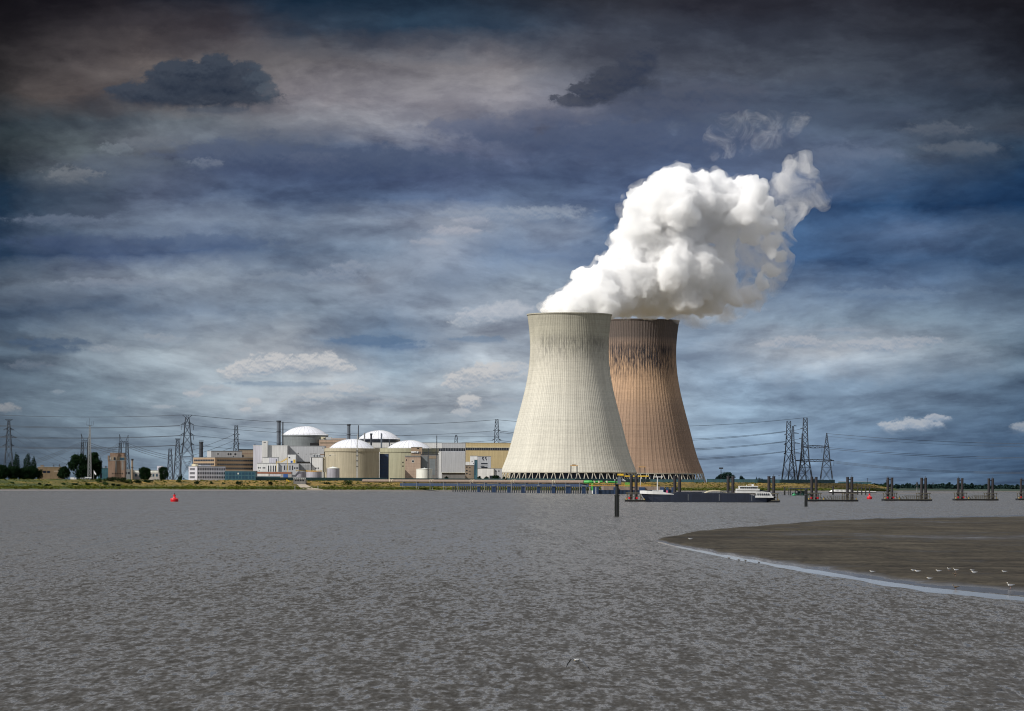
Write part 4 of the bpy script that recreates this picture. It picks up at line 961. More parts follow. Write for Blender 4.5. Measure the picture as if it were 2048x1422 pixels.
MB().box(6.2, 14.2, -21.3, -15, 20.5+13, 24+13.4).build('opening', 'black_void', r1)
r2 = reactor('white dome behind the row of slim vent pipes with a dark band under it', 757.5, 42, 879, 41.5, 861.2, 3300, 'drum_metal', None, 4.8)
r3 = reactor('white dome on the big tan ribbed drum standing at the front', 703.5, 54.5, 897.5, 45.5, 878.5, 3140, 'drum_concrete', 6)
r4 = reactor('white dome on the olive drum partly hidden by the pinkish block', 818, 58, 897.5, 44, 881, 3212, 'olive_concrete', 7)
b = Bld('navy_louvre_block', 'dark navy louvred block wedged between the tan and olive drums', 'building', 759, 776.5, 908, 3152, 'navy_panel', depth=12)
for i in range(6): b.win(760, 775.5, 911+i*6.6, 914.6+i*6.6, mat='pile_blue', name='louvre', out=.15)
b = Bld('beige_roof_block', 'beige rooftop block between the rear domes', 'building', 638, 692, 879.5, 3252, 'pink_concrete', depth=20)
b.block('roof_cabin', 641, 650, 873.5, 878.8, 'cream_paint', 2, 9); b.block('roof_cabin', 651, 662, 874, 878.8, 'light_steel', 2, 9); b.block('roof_ledge', 662, 691, 876.5, 878.8, 'pink_concrete', 1, 12)
b.win(640, 690, 884, 887, mat='brown_panel', name='cladding_band'); b.win(646, 649, 875.5, 877, mat='black_void', name='opening', out=-1.8)
b = Bld('white_band_building', 'white low wing under the dome with the dark band', 'building', 716, 802, 885, 3255, 'white_panel', depth=18)
b.win(717, 801, 895, 896.5, mat='dark_concrete', name='dark_strip'); b.win(724, 727, 888, 891); b.win(782, 786, 888, 891)  # dark strip along the lower part of the white wall
b = Bld('pink_concrete_block', 'pinkish bare concrete block with a small square window', 'building', 810, 841, 912, 3172, 'pink_concrete', depth=22)
b.win(824, 827.5, 920.5, 924.5, frame='tank_white'); b.win(812, 813.2, 918, 922); b.win(804.5, 807, 923.6, 926.4, name='opening', mat='black_void'); b.win(804.5, 807, 931, 933.8, name='opening', mat='black_void')
b.win(810.3, 840.7, 912.3, 914, mat='dark_concrete', name='coping', out=.2)
b = Bld('tan_roof_block', 'small tan block poking up in front of the olive drum dome', 'building', 822, 844, 894.5, 3182, 'tan_brick', depth=10)
b.win(822, 837, 902.5, 905.5, mat='white_paint', name='duct', out=.6); b.win(834, 838, 896, 898, name='vent', mat='black_void')
b = Bld('grey_service_block', 'dark grey brown service block with deep vertical recesses next to the pinkish block', 'building', 841.3, 876, 909, 3176, 'dark_concrete', depth=18, roof='dark_steel')
b.win(858, 872, 912, 917, mat='brown_panel', name='panel'); b.win(843, 855, 913, 936, mat='drum_metal', name='recess'); b.win(859, 870, 918, 950, mat='drum_metal', name='recess'); b.win(872.5, 875.5, 911, 956, mat='grey_concrete', name='pilaster', out=.4)
m = MB()
for x in np.linspace(828, 874, 12): 
    q = (x-841.3)*b.s; m.bar((q, 3, b.h+.3), (q, 3, b.h+rng.uniform(1.8, 3.6)), .35); m.bar((q, 3, b.h+1.6), (q+2.2, 3, b.h+rng.uniform(1.2, 2.2)), .22)
m.build('roof_pipework', 'dark_steel', b.root)
b = Bld('grey_turbine_hall', 'turbine hall end with a huge blank grey panel and a dark window strip', 'hall', 884, 930, 886, 3300, 'grey_panel', depth=40, roof='light_steel')
ribbon(b, 884.3, 929.7, 896, 902, n=14); b.win(882.2, 930, 903.2, 944.5, mat='grey_panel', name='cladding_panel', out=1.2); b.win(881.6, 882.2, 903, 945.2, mat='white_paint', name='lit_edge', out=1.4); b.win(881.6, 930.4, 944.5, 945.2, mat='tank_white', name='lit_edge', out=1.4)  # white strips paint the sunlit border of the panel
b.win(884.2, 929.8, 945.6, 957, mat='dark_concrete', name='plinth')
b = Bld('white_turbine_hall', 'long white hall strip behind the olive drum dome with a dark window strip', 'hall', 838, 883.6, 885.5, 3330, 'white_panel', depth=36)
ribbon(b, 860, 883.4, 896.2, 902.2, n=8)
b = Bld('tan_turbine_hall', 'big mustard tan turbine hall disappearing behind the pale tower', 'hall', 930.4, 1040, 886, 3475, 'tan_panel', depth=45, roof='tan_panel')
ribbon(b, 931, 1039, 895.4, 900.6, n=24); b.win(930.6, 1039.6, 893.6, 895, mat='cream_paint', name='ledge', out=.4)  # cream strip paints a highlight along the parapet
b = Bld('tall_white_annex', 'narrow white block in front of the mustard hall', 'building', 940, 954.6, 912, 3238, 'white_paint', depth=12)
b.win(943, 945, 922, 923.2, mat='black_void', name='vent'); b.win(946, 947.2, 926, 928, mat='black_void', name='vent')
b = Bld('grey_emblem_block', 'grey block with a dark curved emblem high on its wall', 'building', 955, 981.5, 913, 3232, 'grey_panel', depth=14)
b.win(962, 975, 926, 928.6); b.win(962, 975, 930, 930.8, mat='white_paint', name='ledge', out=.3); b.win(963, 975, 933.5, 936)
z0, z1 = b.hz(920.5), b.hz(913.8); xm = b.rx(966.5)
MB().prism([(xm-1.2, z1), (xm+.5, z1), (xm-.2, (z0+z1)/2), (xm+1.0, z0), (xm-.3, z0), (xm-1.3, (z0+z1)/2)], -.15, .1).build('emblem', 'dark_steel', b.root)
MB().prism([(xm+1.6, z1), (xm+3.0, z1), (xm+2.0, (z0+z1)/2), (xm+1.5, (z0+z1)/2)], -.15, .1).build('emblem', 'dark_steel', b.root)
MB().prism([(xm+2.2, (z0+z1)/2), (xm+3.2, (z0+z1)/2), (xm+3.0, z0), (xm+2.4, z0)], -.15, .1).build('emblem', 'dark_steel', b.root)
b = Bld('teal_stair_shaft', 'dark teal stair shaft in front of the narrow white block', 'building', 948.4, 954.8, 920, 3222, 'teal_panel', depth=6)
b.win(949, 951, 925, 950, mat='blue_glass', name='glazing')
b = Bld('brown_annex', 'brown low block with small windows at the foot of the mustard hall', 'building', 930.6, 948, 930.5, 3226, 'brown_panel', depth=12)
for y in (933, 940, 946): b.win(932, 935, y, y+2.2); b.win(938, 941, y+1.5, y+3)
b.block('roof_cabin', 931, 939, 923.5, 929.8, 'white_paint', 1, 6)
b = Bld('white_gate_house', 'broad plain white block left of the pale tower foot', 'building', 955.2, 987, 937, 3214, 'white_paint', depth=14)
b.win(957, 961, 952, 957, name='door'); b.win(979, 985, 951, 957, name='door')
b = Bld('grey_gate_house', 'plain grey low block touching the foot of the pale tower', 'building', 987.5, 1004, 937.5, 3216, 'grey_panel', depth=12)
b.win(990, 993, 941, 943, name='window'); b.win(996, 999, 941, 943, name='window')
b = Bld('long_green_shed', 'long low dark green shed on the end of the dike', 'shed', 1679, 1743, 963.6, 3712, 'teal_panel', depth=14, zb=6.6)
b.win(1690, 1694, 965.4, 967.6, name='door', mat='blue_glass'); b.win(1720, 1724, 965.4, 967.6, name='door', mat='blue_glass'); MB().bar((b.rx(1736), 4, b.h), (b.rx(1736), 4, b.h+3.2), .2).build('aerial', 'dark_steel', b.root)
# chimneys, vent stacks
def stack(name, label, px, yt, r, d, mat, cap=True, zb=ZB, bands=2, group=None):
    s = d/FPX; p = P(px, YH, d); t_ = thing(name, label, 'chimney', (p.x, d, zb), 0, group); h = Z(px, yt, d)-zb; r *= s
    MB().lathe([(r*1.06, 0), (r, h)], 20).build('shaft', mat, t_, smooth=False)
    if cap: MB().lathe([(r+.05, h-1.2), (r+.35, h-1.2), (r+.35, h+.15), (r*.7, h+.15), (r*.7, h-1.0)], 20).build('cap', 'dark_steel', t_)
    for k in range(bands):
        zz = h*(.62+.2*k); MB().lathe([(r+.02, zz), (r+.55, zz), (r+.55, zz+.35), (r+.02, zz+.35)], 20).build('platform', 'dark_steel', t_)
    return t_
stack('vent_chimney', 'thick grey vent chimney left of the rear dome over the metal drum', 557, 841.5, 4.0, 3205, 'steel')
stack('vent_pipe', 'slender dark pipe right beside the thick grey vent chimney', 565.2, 843.5, 1.2, 3203, 'dark_steel', False, bands=1)
stack('vent_chimney', 'grey vent chimney rising behind the front white dome', 697, 848.5, 3.3, 3230, 'steel')
stack('vent_pipe', 'tallest thin dark pipe just left of the banded dome', 716.3, 850.5, .9, 3226, 'dark_steel', False, bands=0)
stack('vent_pipe', 'pale stub pipe in front of the banded dome, nearest the front dome', 728.6, 865.4, 1.6, 3222, 'galvanised', False, bands=0)
stack('vent_pipe', 'black capped pipe in front of the banded dome', 742, 867, 2.0, 3220, 'dark_steel', bands=1)
stack('vent_pipe', 'grey pipe in front of the middle of the banded dome', 762.5, 866.6, 1.6, 3221, 'steel', False, bands=0)
stack('vent_pipe', 'short dark pipe with a bulb between the banded dome and the olive drum', 778.6, 878.6, 1.0, 3219, 'dark_steel', bands=1)
stack('chimney', 'fat dark chimney above the tan office beside the wide armed pylon', 402, 883.5, 3.8, 3260, 'dark_steel', bands=3)
stack('chimney', 'thin brown chimney right of the brick block tower', 264.3, 918, 1.9, 2985, 'brown_panel', bands=1)
# yellow stairs
p = P(563, 924, 3058); t_ = thing('yellow_stairs', 'yellow steel stairs climbing to the bright white block', 'stairs', (p.x, p.y, p.z))
q = P(575, 917, 3058)-p; m = MB(); m.bar((0,0,0), q, .5); m.bar((-4.5,0,0), (0,0,0), .5); m.build('flight', 'yellow_paint', t_)
m = MB(); m.bar((0,0,1.1), q+Vector((0,0,1.1)), .12); 
for k in range(6): m.bar(q*(k/5), q*(k/5)+Vector((0,0,1.1)), .1)
m.bar((-4.4,0,0), (-4.4,0,p.z*-1+8), .2); m.bar(q, q+Vector((0,0,8-q.z-p.z)), .2); m.build('handrail', 'yellow_paint', t_)

# ------------------------------------------------------------------ trees and shrubs
def leaf_cloud(mb, lobes, n, size, r_):
    vol = np.array([l[3]*l[4]*l[5] for l in lobes]); pr = vol**.7; pr = pr/pr.sum()
    for _ in range(n):
        x, y, z, a, b_, c = lobes[r_.choice(len(lobes), p=pr)]
        u = r_.normal(size=3); u /= np.linalg.norm(u); k = r_.uniform(.6, 1.05) if r_.random() < .8 else r_.uniform(.3, 1.3)
        if u[2] < -.3 and r_.random() < .5: continue
        q = Vector((x+u[0]*a*k, y+u[1]*b_*k, z+u[2]*c*k)); sz = size*r_.uniform(.5, 1.25)
        e = Vector(r_.normal(size=3)).normalized(); f = e.cross(Vector(r_.normal(size=3))).normalized()
        mb.add([q-e*sz, q+f*sz*.6-e*sz*.1, q+e*sz, q-f*sz*.6+e*sz*.1], [(0,1,2,3)])
def tree(name, label, px, ytop, wpx, d, mat, zb=7.8, kind='round', seed=0, group=None, cat='tree'):
    r_ = np.random.default_rng(seed+100); s = d/FPX; p = P(px, YH, d); H_ = Z(px, ytop, d)-zb; W = wpx*s
    t_ = thing(name, label, cat, (p.x, d, zb), 0, group)
    tr = MB(); L = []
    th = H_*(.85 if kind == 'poplar' else .55)
    tr.tube([(0,0,-.3), (.1*r_.normal(), 0, th*.4), (.2*r_.normal(), .2, th)], [max(.18, H_*.022), max(.14, H_*.016), .06], 7)
    for k in range(6):
        z = H_*r_.uniform(.2, .5); a = r_.uniform(0, 6.28); l = W*.33*(.4 if kind == 'poplar' else 1)
        tr.tube([(0,0,z), (math.cos(a)*l*.5, math.sin(a)*l*.5, z+l*.45), (math.cos(a)*l, math.sin(a)*l, z+l*.75)], [H_*.010+.05, .08, .04], 5)
    tr.build('trunk', 'bark', t_)
    if kind == 'poplar':
        for k in range(9):
            z = H_*(.12+.80*k/8); w = W*.72*(math.sin(math.pi*min(.97, .22+.74*k/8))**.6)
            L.append((r_.normal()*W*.05, r_.normal()*W*.05, z, w, w, H_*.12))
        n, sz = 3600, .6
    elif kind == 'spiky':
        for k in range(9):
            a = r_.uniform(0, 6.28); q = W*.36*r_.random()**.5; hh = H_*(1-.5*q/(W*.36))*r_.uniform(.75, 1)
            L.append((math.cos(a)*q, math.sin(a)*q, hh*.55, W*.12, W*.12, hh*.45))
        n, sz = 2600, .5
    else:
        L.append((0, 0, H_*.5, W*.38, W*.38, H_*.44))
        for k in range(16):
            u = r_.normal(size=3); u /= np.linalg.norm(u); u[2] = u[2]*.9 + .05
            q = r_.uniform(.16, .25)
            L.append((u[0]*W*.34, u[1]*W*.34, H_*.5+u[2]*H_*.38, W*q, W*q, H_*q*.85))
        n, sz = 3600, .62
    k = max(.35, min(2.6, W*H_/90)); mb = MB(); leaf_cloud(mb, L, int(n*k), sz*max(.6, min(1.2, W/12)), r_)
    mb.v = [(x, y, min(max(z, .15), H_)) for x, y, z in mb.v]
    mb.build('crown', mat, t_)
    return t_
g_ = 'trees on the far bank'
tree('poplar_tree', 'double topped dark poplar beside the wide lattice pylon at the picture edge', 32.5, 905, 11, 2990, 'leaf_dark', kind='poplar', seed=1, group=g_)
tree('poplar_tree', 'small dark poplar just before the lattice pylon at the picture edge', 20.5, 922, 8, 2988, 'leaf_dark', kind='poplar', seed=2, group=g_)
tree('poplar_tree', 'tall single dark poplar standing among the bushes with a gap on both sides', 55, 906.5, 13.5, 2992, 'leaf_dark', kind='poplar', seed=3, group=g_)
tree('poplar_tree', 'slim dark poplar closest to the low tan workshop', 67.3, 912.5, 9, 2992, 'leaf_dark', kind='poplar', seed=4, group=g_)
for i, (x, y, w, lb) in enumerate(((4, 929, 34, 'broad dark bush tree cut by the picture edge'), (27, 932, 30, 'dark rounded bush tree under the double topped poplar'), (47, 935, 27, 'low dark bush tree between the two poplar groups'), (64, 932, 26, 'dark bush tree below the slim poplar'), (79, 937, 15, 'small dark bush tree against the tan workshop'))):
    tree('bush_tree', lb, x, y, w, 2978+i*3, 'leaf_dark', seed=20+i, group=g_)
tree('round_tree', 'mid sized dark tree between the tan workshop and the huge round tree', 128, 932, 26, 2985, 'leaf_dark', seed=31, group=g_)
tree('round_tree', 'huge round dark tree left of the radio mast', 159, 904, 44, 3010, 'leaf_dark', seed=32, group=g_)
tree('round_tree', 'huge round dark tree right behind the radio mast', 186, 904, 36, 3022, 'leaf_dark', seed=33, group=g_)
tree('round_tree', 'round dark tree in front of the white roofed depot', 289, 933, 27, 2985, 'leaf_dark', seed=34, group=g_)
tree('round_tree', 'ragged dark tree at the foot of the short lattice mast', 327, 933, 21, 2988, 'leaf_dark', seed=35, group=g_)
tree('bush_tree', 'spiky dark bush at the corner of the grey white office', 362, 944, 16, 2986, 'leaf_dark', kind='spiky', seed=36, group=g_)
g2 = 'trees behind the teal fence'
for i, (x, y, w, k, lb) in enumerate(((1437, 952, 14, 'round', 'low bushy tree at the floodlight mast'), (1453, 943.5, 34, 'round', 'largest tree behind the teal fence, wide with a bumpy top'), (1483, 947.5, 21, 'spiky', 'pointed tree right of the largest fence tree'), (1513, 951, 10, 'spiky', 'smaller half of the tree pair near the pylon cluster'), (1521, 946.5, 11, 'spiky', 'taller half of the tree pair near the pylon cluster'))):
    tree('fence_tree', lb, x, y, w, 3575+i*4, 'leaf_blue', kind=k, seed=50+i, group=g2)
for i, (x, y, w, lb) in enumerate(((893, 952, 9, 'small bush below the blank grey panel'), (958, 952, 9, 'small bush at the left corner of the broad white block'), (974, 952, 11, 'small bush before the broad white block door'), (992, 950, 18, 'wide bush at the left foot of the pale tower'), (1010, 953, 14, 'bush under the first slanted columns of the pale tower'))):
    tree('garden_bush', lb, x, y, w, 3150+i*3, 'leaf_dark', seed=70+i, group='bushes along the plant fence', cat='bush')
def bank_at(px, py):
    best = None
    for off in np.arange(30, 172, 1.0):
        d = DW(px)+off; z = TZ(px, off); u = (px-CX); y = YH + ROLL*u - (z-HC)/d*FPX
        if best is None or abs(y-py) < best[0]: best = (abs(y-py), d, z)
    return best[1], best[2]
SHR = [(24,967,11,4,'flat shrub in the grass below the poplars'),(80,969,10,4,'small shrub on the grass below the tan workshop'),(97,972,14,5,'wide low shrub near the waterline below the tan workshop'),(128,969,12,5,'low shrub on the grass under the mid sized tree'),
 (150,970,14,5,'shrub on the grass straight below the huge round tree'),(176,970,13,5,'small shrub on the grass below the radio mast'),(203,964,22,11,'leafy shrub at the start of the scrub below the blue shed'),(224,963,26,13,'biggest shrub of the scrub in front of the brick block tower'),(243,964,24,12,'leafy shrub below the right half of the brick block tower'),
 (257,966,18,9,'shrub at the foot of the thin brown chimney'),(228,971,13,6,'front shrub of the scrub, nearest the water'),(238,972,11,5,'little front shrub right of the nearest one'),(212,969,15,7,'shrub in the middle of the scrub below the blue shed'),(274,966,17,8,'low shrub left of the round depot tree'),(296,965,22,8,'wide dark shrub under the round depot tree'),
 (357,965,11,7,'dark shrub on the dike below the spiky bush'),(391,968,13,8,'dark shrub below the corner of the grey white office'),(423,968,8,5,'small shrub below the middle of the grey white office'),(446,968,10,5,'shrub below the seam of the two front offices'),(477,969,15,9,'round dark shrub below the blue glazed building'),
 (541,969,10,8,'round shrub on the dike below the slotted white block'),(694,969,23,10,'large dark dome shaped shrub below the front reactor'),(655,968,14,5,'low shrub right of the concrete outfall'),(1752,967,12,5,'shrub at the end of the green shed on the dike tip'),(1768,969,12,5,'last shrub on the tapering tip of the dike')]
for i, (x, y, w, h, lb) in enumerate(SHR):
    d, z = bank_at(x, y); s = d/FPX
    t_ = thing('dike_shrub', lb, 'shrub', (X(x, d), d, z-.3), 0, 'shrubs on the dike'); r_ = np.random.default_rng(300+i); mb = MB(); W, H_ = w*s, h*s
    L = [(r_.uniform(-.32,.32)*W, r_.uniform(-.2,.2)*W, H_*r_.uniform(.25,.5), W*r_.uniform(.16,.3), W*.22, H_*r_.uniform(.3,.5)) for _ in range(7)]
    leaf_cloud(mb, L, int(150+W*H_*7), .55, r_); mb.v = [(a, c, max(0, e)) for a, c, e in mb.v]; mb.build('foliage', 'leaf_dark' if i % 3 else 'leaf_mid', t_)
    st = MB()
    for k in range(4): st.bar((0,0,0), (r_.uniform(-.2,.2)*W, r_.uniform(-.2,.2)*W, H_*.5), .07)
    st.build('stem', 'bark', t_)
# ------------------------------------------------------------------ fences
def fence(label, x0, x1, h, step, gap=()):
    pts = []; px = x0
    while px < x1: pts.append(px); px += 2.0
    off = 180; t_ = None; pan = MB(); acc = 0; last = None; posts = []
    base = Vector((X(x0, DW(x0)+off), DW(x0)+off, 8.0)); t_ = thing('fence', label, 'fence', base, 0, 'fences along the dike')
    prev = None
    for px in pts:
        d = DW(px)+off; q = Vector((X(px, d), d, TZ(px, off)+.0)) - base
        if prev is not None:
            pan.bar(prev+Vector((0,0,.4)), q+Vector((0,0,.4)), .07); pan.bar(prev+Vector((0,0,h-.3)), q+Vector((0,0,h-.3)), .07)
            e = q-prev; n = max(1, int(e.length/step)); n = 5
            for k in range(n):
                c = prev+e*(k/n); pan.box(c.x-.10, c.x+.10, c.y-.05, c.y+.05, c.z+.1, c.z+h)
            acc += e.length
        if prev is None or acc > 14: posts.append(q); acc = 0
        prev = q
    pan.build('panel', 'fence_teal', t_)
    me = None
    for q in posts[:95]:
        if me is None: o = MB().box(-.16, .16, -.16, .16, -.3, h+.35).build('post', 'fence_teal', t_); me = o.data
        else: o = bpy.data.objects.new('post', me); COL.objects.link(o); o.parent = t_
        o.location = q
fence('teal palisade fence in front of the offices and reactor buildings', 512, 776, 3.2, .8)
fence('teal palisade fence between the olive drum and the pale tower', 780, 1010, 3.0, .8)
fence('teal mesh fence across the foot of the two cooling towers', 1014, 1410, 3.4, .8)
fence('teal mesh fence running from the brown tower to the green shed', 1414, 1672, 4.0, .8)
# ------------------------------------------------------------------ pylons and masts
def lattice(mb, levels, lr, br, step=1.15):
    """levels: (z, half width) bottom to top; four legs with crossed bracing on each face"""
    for (z0, w0), (z1, w1) in zip(levels, levels[1:]):
        for sx in (-1, 1):
            for sy in (-1, 1): mb.bar((sx*w0, sy*w0, z0), (sx*w1, sy*w1, z1), lr)
        z = z0
        while z < z1-.05:
            k = (z-z0)/(z1-z0); w = w0+(w1-w0)*k; zn = min(z1, z+max(1.6, 2*w*step))
            if z1-zn < .5*(zn-z): zn = z1
            kn = (zn-z0)/(z1-z0); wn = w0+(w1-w0)*kn
            for q in (-1, 1):
                mb.bar((-w, q*w, z), (wn, q*wn, zn), br); mb.bar((w, q*w, z), (-wn, q*wn, zn), br)
                mb.bar((q*w, -w, z), (q*wn, wn, zn), br); mb.bar((q*w, w, z), (q*wn, -wn, zn), br)
                mb.bar((-wn, q*wn, zn), (wn, q*wn, zn), br); mb.bar((q*wn, -wn, zn), (q*wn, wn, zn), br)
            z = zn
def pylon(label, px, d, levels, arms=(), top=None, ins=(), lr=.36, br=.2, name='lattice_pylon', cat='pylon', zb=8.0, group='lattice pylons of the power line', mat='pylon_steel', legs_open=None):
    s = d/FPX; p = P(px, YH, d); t_ = thing(name, label, cat, (p.x, d, zb), 0, group)
    hz = lambda y: Z(px, y, d)-zb
    lv = [(0.0, levels[0][1]*s)] + [(hz(y), w*s) for y, w in levels[1:]]
    m = MB(); lattice(m, lv, lr, br); m.build('lattice_body', mat, t_)
    for y, xl, xr, rise in arms:
        z = hz(y)
        for xt in (xl, xr):
            if xt is None: continue
            wv = float(np.interp(z, [a for a, _ in lv], [b for _, b in lv])); t = (xt-px)*s; sg = 1 if t > 0 else -1; m = MB()
            if abs(t) <= wv: continue
            for q in (-1, 1):
                m.bar((sg*wv, q*wv, z), (t, 0, z), br*1.1); m.bar((sg*wv*.8, q*wv*.8, z+rise*s), (t, 0, z), br*1.1)
                for k in (.33, .66):
                    m.bar((sg*wv+(t-sg*wv)*k, q*wv*(1-k), z), (sg*wv*.8+(t-sg*wv*.8)*(k-.2), q*wv*(1-k), z+rise*s*(1.2-k)), br*.8)
            m.build('cross_arm', mat, t_)
    if top:
        y0, w, y1 = top; z0, z1 = hz(y1), hz(y0); m = MB(); wv = lv[-1][1]
        for sx in (-1, 1):
            for q in (-1, 1): m.bar((sx*wv, q*wv, z0), (sx*w*s, q*wv*.4, z1), br*1.2)
        for q in (-1, 1): m.bar((-w*s, q*wv*.4, z1), (w*s, q*wv*.4, z1), lr)
        m.bar((-wv, 0, z1), (0, 0, z0), br); m.bar((wv, 0, z1), (0, 0, z0), br)
        m.build('earth_wire_arm', mat, t_)
    for x, y0, y1 in ins:
        m = MB(); z0, z1 = hz(y1), hz(y0); q = (x-px)*s
        m.bar((q, 0, z0), (q, 0, z1), .16, 6)
        for k in range(6): zz = z0+(z1-z0)*(k+.5)/6; m.bar((q, 0, zz-.1), (q, 0, zz+.1), .34, 8)
        m.build('insulator', 'dark_steel', t_)
    return t_
pylon('wide armed lattice pylon at the picture edge, rising from the bushes by the poplars', 17, 3400, [(957,11),(925,8),(900,5.5),(875,4.2),(858,3),(841,1.8)], [(860,6,28,5),(875,1,33,5),(892,4,28,5)], (839,7.5,842))
pylon('tallest lattice pylon with a flat T top, between the white office and the fat chimney', 374, 3310, [(957,15),(913,11.5),(890,8),(871,6.5),(851,5),(834,3.2)], [(850,360.5,387.5,6),(871,358.5,388.5,6),(890,361,388,6)], (830,10,835), [(362,851,860),(386.5,851,860),(361.5,872,881),(386.5,872,880),(387.5,891,900)])
pylon('slender lattice pylon standing behind the white rooftop annex', 472, 3520, [(957,9),(905,5),(880,3.7),(851,2.8)], [(869,465,479,2),(888,465,480,2)], None, lr=.4)
pylon('slim lattice pylon half hidden by the tallest T topped one', 355, 3420, [(957,8),(920,5.2),(900,4),(879,2.6)], [(893,350,361,2),(907,349,362,2)], (877.5,5,880))
pylon('short lattice pylon between the ragged tree and the T topped pylon', 340, 3250, [(957,5.5),(925,4),(897.5,2.5)], [(912,335,346,1.5)], None)
pylon('lattice pylon rising behind the mustard turbine hall', 993, 3620, [(957,10),(886,4.8),(861,3.8),(839,2.8)], [(861,986,1000,2),(880,984,1002,2)], None, lr=.45, br=.28)
pylon('small round headed lattice pylon behind the grey turbine hall', 912, 3640, [(957,6),(886,3),(876,2.6),(870,1.2)], [], None, lr=.4, br=.22)
def portal(label, x0, x1, yb, peaks, d):
    s = d/FPX; xm = (x0+x1)/2; p = P(xm, YH, d); t_ = thing('portal_pylon', label, 'pylon', (p.x, d, 8.0), 0, 'portal frame pylons'); hz = lambda y: Z(xm, y, d)-8.0
    zb_ = hz(yb)
    for i, x in enumerate((x0, x1)):
        m = MB(); q = (x-xm)*s; sp = -.9 if i == 0 else .9; lattice(m, [(0, 2.3), (zb_, 1.1)], .3, .18); m.v = [(a+q+sp*(1-c/zb_)*1.2, b_, c) for a, b_, c in m.v]; m.build('leg', 'pylon_steel', t_)
        m = MB(); xp, yp = peaks[i]; zp = hz(yp); qp = (xp-xm)*s
        for dx in (-1.1, 1.1): m.bar((q+dx, 0, zb_+1.5), (qp, 0, zp), .3)
        m.bar((q-1.1, 0, (zb_+zp)/2), (qp+.8, 0, zp-1.5), .16); m.bar((qp, 0, zp-.5), (qp, 0, zp+.6), .5); m.build('peak', 'pylon_steel', t_)
    m = MB(); a, b_ = (x0-3-xm)*s, (x1+3-xm)*s
    for q in (-.8, .8):
        for z in (zb_, zb_+1.7): m.bar((a, q, z), (b_, q, z), .24)
        n = 8
        for k in range(n): m.bar((a+(b_-a)*k/n, q, zb_+(1.7 if k % 2 else 0)), (a+(b_-a)*(k+1)/n, q, zb_+(0 if k % 2 else 1.7)), .16)
    m.build('beam', 'pylon_steel', t_)
    for x in (x0-2.5, xm, x1+2.5):
        m = MB(); q = (x-xm)*s; m.bar((q, 0, zb_-4), (q, 0, zb_), .2, 6); m.build('insulator', 'dark_steel', t_)
portal('portal frame pylon with two peaks rising behind the huge round trees', 165, 176.5, 884.5, ((162, 868.5), (178.5, 869)), 3350)
portal('portal frame pylon with two peaks straddling the brick block tower', 240.5, 253.5, 886, ((238.8, 870), (255.8, 871.2)), 3350)
t_ = pylon('slim radio mast with a crown of whip aerials in front of the huge round trees', 179, 2975, [(950,3.5),(905,2.6),(875,1.6),(852,1.1)], [], None, (), .2, .12, 'radio_mast', 'mast', 8.0, None, 'galvanised')
s_ = 2975/FPX; m = MB(); hz = lambda y: Z(179, y, 2975)-8.0
m.bar((0,0,hz(853)), (0,0,hz(836)), .16)
for q in (-7, -3.5, 4, 7.5): m.bar((q*s_, 0, hz(850.5)), (q*s_, 0, hz(842+abs(q)*.1)), .1); m.bar((0,0,hz(851)), (q*s_, 0, hz(850.3)), .12)
m.build('aerial', 'dark_steel', t_)
t_ = pylon('thin guyed mast with platforms in front of the tan reactor drum', 714.3, 3075, [(955,1.4),(915,1.2),(885,.7),(868,.4)], [], None, (), .16, .1, 'lattice_mast', 'mast', 8.0, None, 'light_steel')
for y in (902, 912, 922, 933): z = Z(714.3, y, 3075)-8; MB().box(-1.0, 1.0, -1.0, 1.0, z, z+.5).build('platform', 'dark_steel', t_)
t_ = pylon('thin dark mast in front of the blank grey panel hall', 873.2, 3135, [(952,1.0),(905,.8),(871,.4)], [], None, (), .2, .1, 'lattice_mast', 'mast', 8.0, None, 'dark_steel')
t_ = pylon('thin dark mast in front of the dark grey brown service block', 856.3, 3140, [(938,1.0),(915,.8),(896,.4)], [], None, (), .2, .1, 'lattice_mast', 'mast', 8.0, None, 'dark_steel')
gR = 'pylon cluster right of the cooling towers'
pylon('leftmost tall lattice pylon of the cluster, standing half before a T topped one', 1577, 3735, [(962,14),(930,9.5),(905,6.5),(875,4.9),(842,3.7)], [(870,1568,None,4),(889,1567.5,None,4),(908,1567,None,4)], None, (), .42, .24, group=gR)
pylon('thinner lattice pylon with a one sided top arm between the two tallest of the cluster', 1585.5, 3790, [(962,10),(930,6.5),(905,3.4),(875,2.2),(852,1.4)], [(852,None,1593,2),(867,None,1597.5,3),(887,None,1600,3),(906.5,None,1602,3)], None, (), .4, .22, group=gR)
pylon('tallest lattice pylon of the cluster, flat topped and carrying two long truss beams', 1610, 3725, [(962,15.5),(935,10.5),(920,8),(894,6),(870,4.8),(835.5,3.7)], [(857,1600,None,2),(877,1598,None,2)], None, (), .44, .25, group=gR)
pylon('slim dark lattice pylon tight beside the flat topped tallest one', 1604.3, 3800, [(962,9),(925,4.5),(900,2.2),(867,.9)], [], None, (), .4, .22, group=gR)
pylon('pointed lattice pylon at the open end of the cluster', 1653, 3730, [(962,13),(935,9),(921,6.6),(894,4.2),(883,2.6),(866,.5)], [(921,None,1668,3)], None, [(1667.5,922,932),(1643.5,897,906)], .38, .22, group=gR)
